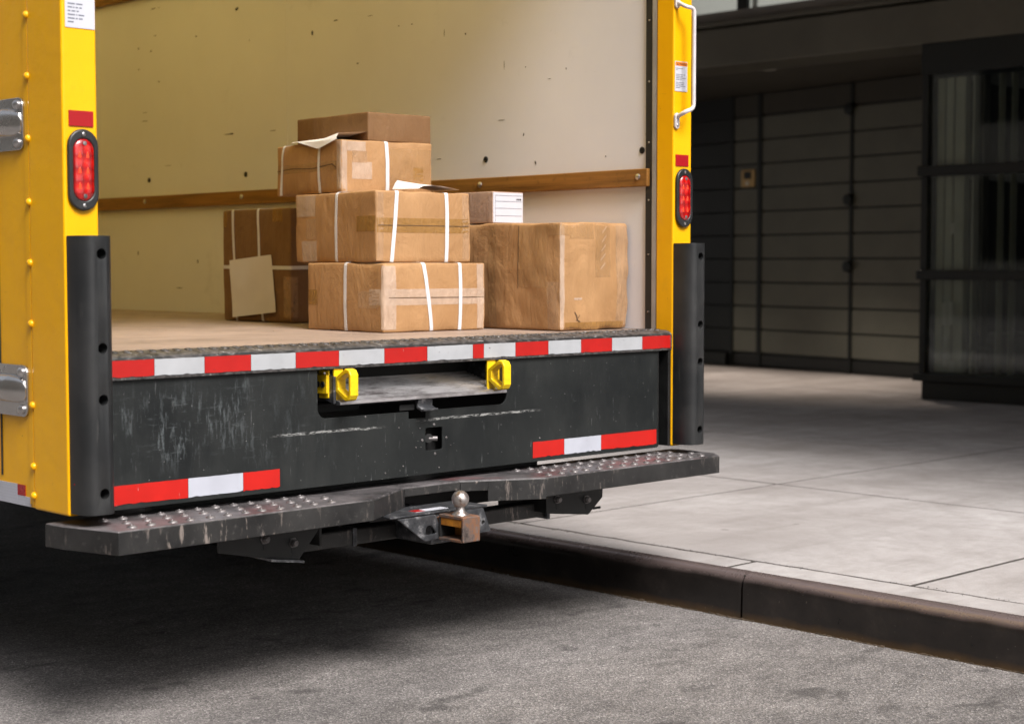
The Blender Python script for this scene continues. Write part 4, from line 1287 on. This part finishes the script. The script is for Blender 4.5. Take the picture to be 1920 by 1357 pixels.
# ball mount and ball
mt = part('ball_mount', B(-0.309, -0.246, -0.262, -0.168, 0.458, 0.467), 'rusty_steel', hc, bev=0.002)
part('mount_plate', B(-0.309, -0.246, -0.268, -0.2595, 0.397, 0.4665), 'rusty_steel', mt, bev=0.003)
part('mount_plate', B(-0.309, -0.246, -0.259, -0.168, 0.396, 0.404), 'rusty_steel', mt, bev=0.002)
part('mount_plate', B(-0.254, -0.2465, -0.259, -0.168, 0.4045, 0.4575), 'orange_rust', mt)
part('inner_web', B(-0.3085, -0.2545, -0.174, -0.168, 0.4045, 0.4575), 'black_underside', mt)
part('inner_lip', B(-0.307, -0.302, -0.258, -0.176, 0.438, 0.4575), 'orange_rust', mt)
part('shank', B(-0.303, -0.252, -0.1675, 0.02, 0.404, 0.456), 'rusty_steel', mt)
part('hitch_ball', lathe(bm_new(), [(0.0235, 0.0), (0.0225, 0.003), (0.0150, 0.009), (0.0122, 0.014), (0.0118, 0.022)] + [(0.0242 * math.cos(t), 0.0425 + 0.0242 * math.sin(t)) for t in [R(a) for a in range(-56, 86, 11)]] + [(0.001, 0.0668)], (-0.2775, -0.222, 0.467), 'z', 28), 'hitch_ball_steel', mt, smooth=R(55))
# --- underside: rails, exhaust, axle, wheels
for xx in (-0.62, 0.24):
    part('chassis_rail', B(xx - 0.04, xx + 0.04, 0.09, YE, 0.60, 0.795), 'black_underside', trk)
part('tail_pipe', tube(bm_new(), rounded_path([(-0.95, 0.55, 0.50), (-0.52, 0.30, 0.520), (-0.20, 0.26, 0.525)], 0.06), 0.030, 14), 'dark_steel', trk, smooth=True)
part('wiring_loom', tube(bm_new(), rounded_path([(-0.60, 0.12, 0.66), (-0.40, 0.12, 0.535), (-0.15, 0.13, 0.56), (0.05, 0.13, 0.545), (0.3, 0.12, 0.66)], 0.08), 0.010, 8), 'black_rubber', trk, smooth=True)
part('axle', cyl(bm_new(), (-1.1, 2.05, 0.40), (0.73, 2.05, 0.40), 0.06, 16), 'black_underside', trk)
tyre = None
for xx in (-1.20, -0.93, 0.56, 0.83):
    bm = lathe(bm_new(), [(0.22, -0.11), (0.34, -0.115), (0.385, -0.10), (0.40, -0.06), (0.40, 0.06), (0.385, 0.10), (0.34, 0.115), (0.22, 0.11)], (xx, 2.05, 0.40), 'x', 36)
    w = part('wheel', bm, 'black_rubber', trk, smooth=R(50))
    part('rim', lathe(bm_new(), [(0.05, -0.06), (0.17, -0.055), (0.218, -0.10), (0.218, 0.10), (0.17, 0.055), (0.05, 0.06)], (xx, 2.05, 0.40), 'x', 24), 'dark_steel', w, smooth=R(50))
for xx in (-1.0, 0.7):
    part('mudflap', B(xx - 0.27, xx + 0.20, 1.52, 1.53, 0.17, 0.72), 'black_rubber', trk)

# ================================================================== CARGO
def carton(name, label, x, y, rz, w, d, h, z, seed, mat, r=0.006, bulge=0.004, wrinkle=0.0022, crush=0.004, group='cartons stacked in the truck', ku=1.0, kv=1.0):
    th = R(rz)
    base = Vector((x, y, z)) + Matrix.Rotation(th, 3, 'Z') @ Vector((w / 2, d / 2, 0))
    t = thing(name, label, 'cardboard box', base, th, group)
    dims = Vector((w, d, h))
    sd = Vector((seed * 3.7, seed * 1.3, seed * 7.1))
    def surf(p, off=0.0):
        p = Vector(p)
        q = Vector([min(max(p[i], r), dims[i] - r) for i in range(3)])
        n = p - q
        L_ = n.length
        n = n / L_ if L_ > 1e-9 else Vector((0, 0, 1))
        s = [math.sin(math.pi * min(max(p[i] / dims[i], 0), 1)) for i in range(3)]
        b = bulge * (n.x * n.x * s[1] * s[2] + n.y * n.y * s[0] * s[2] + n.z * n.z * s[0] * s[1] * 0.3)
        b += wrinkle * mnoise.noise(p * 7 + sd) + wrinkle * 0.5 * mnoise.noise(p * 19 + sd)
        dist = sorted([min(p[i], dims[i] - p[i]) for i in range(3)])[1]
        b -= crush * max(0.0, mnoise.noise(p * 11 + sd * 2) + 0.15) * math.exp(-dist / 0.022)
        if p.z < 0.004:
            b = min(b, 0.0)
        if p.z > h - 0.004 and n.z > 0.9:
            b = min(b, 0.0)
        pos = q + n * (r + b + off) - Vector((w / 2, d / 2, 0))
        pos.z = max(pos.z, 0.0005)
        return pos
    def axis(L_):
        k = max(8, int(L_ / 0.014))
        a = [0, r * 0.3, r * 0.65, r]
        inner_ = [r + (L_ - 2 * r) * i / k for i in range(1, k)]
        return a + inner_ + [L_ - r, L_ - r * 0.65, L_ - r * 0.3, L_]
    bm = bm_new()
    X, Y, Z = axis(w), axis(d), axis(h)
    for (A_, B_, fn) in ((Y, Z, lambda a, b: (0, a, b)), (Y, Z, lambda a, b: (w, a, b)), (X, Z, lambda a, b: (a, 0, b)), (X, Z, lambda a, b: (a, d, b)), (X, Y, lambda a, b: (a, b, 0)), (X, Y, lambda a, b: (a, b, h))):
        g_ = [[bm.verts.new(surf(fn(a, b))) for b in B_] for a in A_]
        for i in range(len(A_) - 1):
            for j in range(len(B_) - 1):
                bm.faces.new((g_[i][j], g_[i + 1][j], g_[i + 1][j + 1], g_[i][j + 1]))
    bmesh.ops.remove_doubles(bm, verts=bm.verts, dist=0.0002)
    part('shell', bm, mat, t, smooth=R(75), world=False)
    def P(u, v):
        """unfolded side: u < 0 on the face that looks left, u > 0 on the rear face; v above h runs over the top"""
        ins = max(0.0, v - h)
        zz = min(v, h)
        if u >= 0:
            return (u, ins, zz)
        return (ins, -u, zz)
    def strip(pname, path, width, mt, off, across=3, step=0.010, thick=0.0):
        bm = bm_new()
        pts = []
        for (u0, v0), (u1, v1) in zip(path, path[1:]):
            L_ = math.hypot(u1 - u0, v1 - v0)
            k = max(1, int(L_ / step))
            for i in range(k):
                pts.append((u0 + (u1 - u0) * i / k, v0 + (v1 - v0) * i / k))
        pts.append(path[-1])
        rows_ = []
        for i, (u, v) in enumerate(pts):
            a, b = pts[max(i - 1, 0)], pts[min(i + 1, len(pts) - 1)]
            du, dv = b[0] - a[0], b[1] - a[1]
            L_ = math.hypot(du, dv) or 1
            nu, nv = -dv / L_, du / L_
            rows_.append([bm.verts.new(surf(P(u + nu * width * (k / (across - 1) - .5), max(0.001, v + nv * width * (k / (across - 1) - .5))), off)) for k in range(across)])
        for a, b in zip(rows_, rows_[1:]):
            for k in range(across - 1):
                bm.faces.new((a[k], a[k + 1], b[k + 1], b[k]))
        o = part(pname, bm, mt, t, smooth=None if thick else R(60), world=False)
        if thick:
            sm = o.modifiers.new('thickness', 'SOLIDIFY')
            sm.thickness = thick
            sm.offset = 0
        return o
    def strap(u0, u1, over=True):
        """band round the carton: up one visible face and across the top"""
        u0, u1 = u0 * ku, u1 * ku
        e = (d if u0 >= 0 else w) if over else 0
        return strip('strap', [(u0, 0.002), (u0 + (u1 - u0) * .5, h * .5), (u1, h), (u1, h + e)], 0.0138, 'strap_white', 0.0016, 3, 0.008, 0.0006)
    def tp(u0, u1, v0, v1, mt='tape_tan', off=0.0006):
        u0, u1, v0, v1 = u0 * ku, u1 * ku, v0 * kv, v1 * kv
        vm = (v0 + v1) / 2
        return strip('tape_and_highlight', [(u0, vm), (u1, vm)], abs(v1 - v0), mt, off, max(3, int(abs(v1 - v0) / 0.012) + 2), 0.008)
    return t, strip, strap, tp, surf, P
BROWN = 'cardboard'
# lower front carton
A_, strip, strap, tp, sf, P_ = carton('cardboard_box', 'strapped brown carton standing on the floor at the front under another strapped carton', .059, .508, -2, .428, .415, .222, ZF + .0005, 1, BROWN, crush=0.007, ku=.957, kv=.987)
strap(-.208, -.206)
strap(.205, .169)
strap(.329, .331)
tp(-.075, .442, .088, .140, 'pale_tape_and_glint')
tp(-.012, .052, .010, .215, 'pale_tape_and_glint', 0.0014)
tp(.408, .438, .006, .222, 'pale_tape_and_glint', 0.0014)
tp(-.435, -.372, .085, .135, 'tape_brown')
tp(-.135, -.025, .078, .133, 'tape_tan')
strip('seam_and_fold', [(.02, .111), (.42, .109)], .0022, 'seam_dark', .0016, 2)
# the carton on top of it
B_, strip, strap, tp, sf, P_ = carton('cardboard_box', 'strapped brown carton with a wide tape band resting on the lower front carton', .061, .546, -6, .374, .497, .229, ZF + .2235, 2, BROWN, crush=0.007, ku=.957, kv=.962)
strap(-.243, -.240)
strap(.062, .084)
strap(.286, .289)
tp(-.115, -.004, .103, .155, 'tape_brown')
tp(.004, .381, .124, .148, 'tape_brown')
tp(.004, .381, .099, .1225, 'tape_brown')
tp(.001, .030, .006, .232, 'tape_tan', 0.0006)
tp(-.44, -.375, .08, .152, 'tape_tan')
tp(-.47, -.372, .004, .075, 'pale_tape_and_glint', 0.0008)
tp(-.51, -.38, .16, .233, 'pale_tape_and_glint', 0.0008)
tp(.355, .383, .010, .230, 'tape_tan', 0.0006)
strip('seam_and_fold', [(.006, .1188), (.366, .1186)], .0022, 'seam_dark', .0016, 2)
# tall one at the left
C_, strip, strap, tp, sf, P_ = carton('cardboard_box', 'dark brown upright carton with a white sheet strapped to its side, leftmost in the truck', .374, 1.42, -1, .40, .45, .425, ZF + .0005, 3, 'cardboard_brown', bulge=0.003)
strap(-.355, -.377)
strap(-.185, -.207)
strip('strap', [(-.447, .207), (-.20, .206), (-.004, .204), (.20, .207), (.397, .205)], .0135, 'strap_white', .0024, 3, .008, .0006)
tp(-.115, -.05, .375, .421, 'tape_brown')
tp(-.045, .03, .02, .17, 'tape_tan')
tp(-.449, -.42, .36, .423, 'tape_brown')
bm = bm_new()
cs = [(-.398, .232), (-.118, .253), (-.082, .040), (-.372, .014)]
n = 14
gr_ = []
for i in range(n + 1):
    row = []
    for j in range(n + 1):
        a, b = i / n, j / n
        u = (cs[0][0] * (1 - a) + cs[1][0] * a) * (1 - b) + (cs[3][0] * (1 - a) + cs[2][0] * a) * b
        v = (cs[0][1] * (1 - a) + cs[1][1] * a) * (1 - b) + (cs[3][1] * (1 - a) + cs[2][1] * a) * b
        o_ = .0045 + .004 * max(0, mnoise.noise(Vector((a * 2.2, b * 2.2, 4)))) + (.006 * b ** 3)
        row.append(bm.verts.new(sf(P_(u, v), o_)))
    gr_.append(row)
for i in range(n):
    for j in range(n):
        bm.faces.new((gr_[i][j], gr_[i + 1][j], gr_[i + 1][j + 1], gr_[i][j + 1]))
o = part('paper_sheet', bm, 'paper_grey', C_, smooth=True, world=False)
# the carton behind and above
D_, strip, strap, tp, sf, P_ = carton('cardboard_box', 'creased strapped carton, second from the top, under the thin plain carton', .103, .774, -8, .360, .446, .174, ZF + .4535, 4, BROWN, crush=0.009, wrinkle=0.0036, ku=.93, kv=.915)
strap(-.445, -.422)
strap(-.153, -.150)
strap(.192, .186)
tp(-.03, .024, .004, .186, 'pale_tape_and_glint')
tp(.025, .100, .150, .185, 'pale_tape_and_glint', .0013)
tp(.045, .105, .108, .152, 'tape_tan', .0013)
tp(.044, .125, .050, .112, 'pale_tape_and_glint', .0010)
tp(.30, .345, .050, .100, 'tape_brown')
tp(.20, .382, .02, .165, 'tape_clear', .0006)
tp(-.47, -.03, .082, .115, 'tape_clear', .0012)
strip('seam_and_fold', [(-.442, .086), (-.325, .091), (-.186, .085), (-.056, .095), (-.03, .083)], .0030, 'seam_dark', .0018, 2)  # the fold's dark line, put in as colour with no real crease
# thin one on top
E_, strip, strap, tp, sf, P_ = carton('cardboard_box', 'thin plain dark carton on the very top of the pile', .232, .792, -3, .268, .425, .098, ZF + .6285, 5, 'cardboard_brown', bulge=0.001, wrinkle=0.001, crush=0.002)
# big one at the right
F_, strip, strap, tp, sf, P_ = carton('cardboard_box', 'large dented carton with clear tape standing at the right by the door track', .548, .20, 0, .327, .55, .355, ZF + .0005, 6, BROWN, r=0.010, bulge=0.005, wrinkle=0.0055, crush=0.014)
tp(.158, .232, .175, .352, 'tape_clear')
tp(-.006, .016, .003, .352, 'pale_tape_and_glint', .0008)  # pale strip down the corner stands in for its highlight
tp(.262, .318, .004, .350, 'tape_tan', .0007)
tp(-.34, -.30, .006, .35, 'tape_clear', .0006)
tp(.04, .15, .30, .352, 'tape_clear', .0009)
tp(-.06, .04, .31, .354, 'tape_clear', .0012)
tp(-.20, -.062, .140, .345, 'tape_clear', .0007)
tp(-.062, -.012, .004, .16, 'tape_tan', .0009)
tp(.02, .30, .003, .028, 'tape_brown', .0012)
tp(.058, .098, .101, .108, 'pale_tape_and_glint', .0008)
strip('crease', [(-.197, .345), (-.195, .24), (-.197, .138)], .0026, 'seam_dark', .0012, 2)
strip('tear', [(.062, .062), (.071, .048), (.074, .036), (.088, .028)], .0040, 'seam_dark', .0012, 2)
strip('tear', [(.070, .033), (.080, .046), (.084, .052)], .0022, 'seam_dark', .0012, 2)
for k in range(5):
    strip('tape_glint', [(.182 + .002 * k, .20 + .030 * k), (.205 + .002 * k, .222 + .030 * k)], .0030, 'pale_tape_and_glint', .0016, 2)
# small white labelled one on it
G_, strip, strap, tp, sf, P_ = carton('cardboard_box', 'small beige box with white ruled label on top of the large dented carton', .574, .55, 0, .145, .19, .107, ZF + .3565, 7, 'cardboard_grey', r=0.003, bulge=0.0005, wrinkle=0.0004, crush=0.0008)
lb = part('label', B(.0025 - .0725, .1425 - .0725, -.0012 - .095, -.0003 - .095, .003, .104), 'label_white', G_, world=False)
bm = bm_new()
for zz in (.0935, .0735, .0500, .0250):
    box(bm, .012 - .0725, .137 - .0725, -.0016 - .095, -.0013 - .095, zz, zz + .0018)
box(bm, .0118 - .0725, .0128 - .0725, -.0016 - .095, -.0013 - .095, .006, .0930)
part('ruled_lines', bm, 'print_grey', lb, world=False)
bm = bm_new()
for a, b in ((.110, .1115), (.1135, .118), (.120, .126), (.128, .134)):
    box(bm, a - .0725, b - .0725, -.0016 - .095, -.0013 - .095, .0790, .0850)
part('small_print', bm, 'print_black', lb, world=False)

# loose sheets
def sheet(name, label, fn, mat='paper', n=16):
    bm = bm_new()
    pts = [[Vector(fn(i / n, j / n)) for j in range(n + 1)] for i in range(n + 1)]
    c = pts[n // 2][n // 2].copy()
    g_ = [[bm.verts.new(p) for p in row] for row in pts]
    for i in range(n):
        for j in range(n):
            bm.faces.new((g_[i][j], g_[i + 1][j], g_[i + 1][j + 1], g_[i][j + 1]))
    t = thing(name, label, 'paper', c)
    o = part('sheet', bm, mat, t, smooth=True)
    return t
def on(box_, px, py, pz):
    th = box_.rotation_euler.z
    return box_.location + Matrix.Rotation(th, 3, 'Z') @ Vector((px, py, pz))
def fn1(a, b):
    # along the upper left edge of the creased carton, hanging over it a little
    yy = -.20 + .31 * a
    xx = -.222 + .19 * b
    top = .1765
    if b < .22:
        k = (.22 - b) / .22
        s_ = max(0, 1 - abs(a - .42) / .45)
        return on(D_, -.183 - .004 * (k > 0) - .004 * k, yy - .02 * k, top + .004 - .030 * k * s_ - .002)
    return on(D_, xx, yy + .03 * (b - .2), top + .006 + .016 * max(0, (.55 - a)) * (b - .2) * 1.8 + .016 * math.sin(a * 3.1) * (b - .22) + .022 * max(0, .3 - a) * 2)
sheet('paper_sheet', 'white sheet of paper lying across the creased strapped carton and over its edge', fn1)
def fn2(a, b):
    xx = -.02 + .165 * a
    yy = -.245 + .15 * b
    lift = .030 * max(0, 1 - a * 1.5) ** 1.0 * (0.25 + b) + .010 * math.sin(a * 3.1)
    return on(B_, xx, yy, .2315 + lift * (1 if a > .1 else a / .1 * .9 + .1) + .006)
sheet('paper_envelope', 'white folded paper lifting off the strapped carton with the wide tape band', fn2)
# a strip of packing wood on the floor by the left jamb and other crumbs
sp_ = part('wood_strip', prism(bm_new(), [(-.62, 2.42), (-.60, 2.40), (.05, 2.30), (.08, 2.315), (-.1, 2.36)], 'z', ZF + .0005, ZF + .007), 'window_blind')
sp_['label'] = 'pale flat sliver of packing lying on the truck floor at the left'
sp_['category'] = 'packing scrap'
bm = bm_new()
rg = random.Random(17)
for _ in range(60):
    xx, yy = rg.uniform(-1.2, .5), rg.uniform(.15, 2.6)
    pebble(bm, xx, yy, ZF + .001, rg.uniform(.0012, .003))
part('floor_crumbs', bm, 'pale_tape_and_glint', kind='stuff')
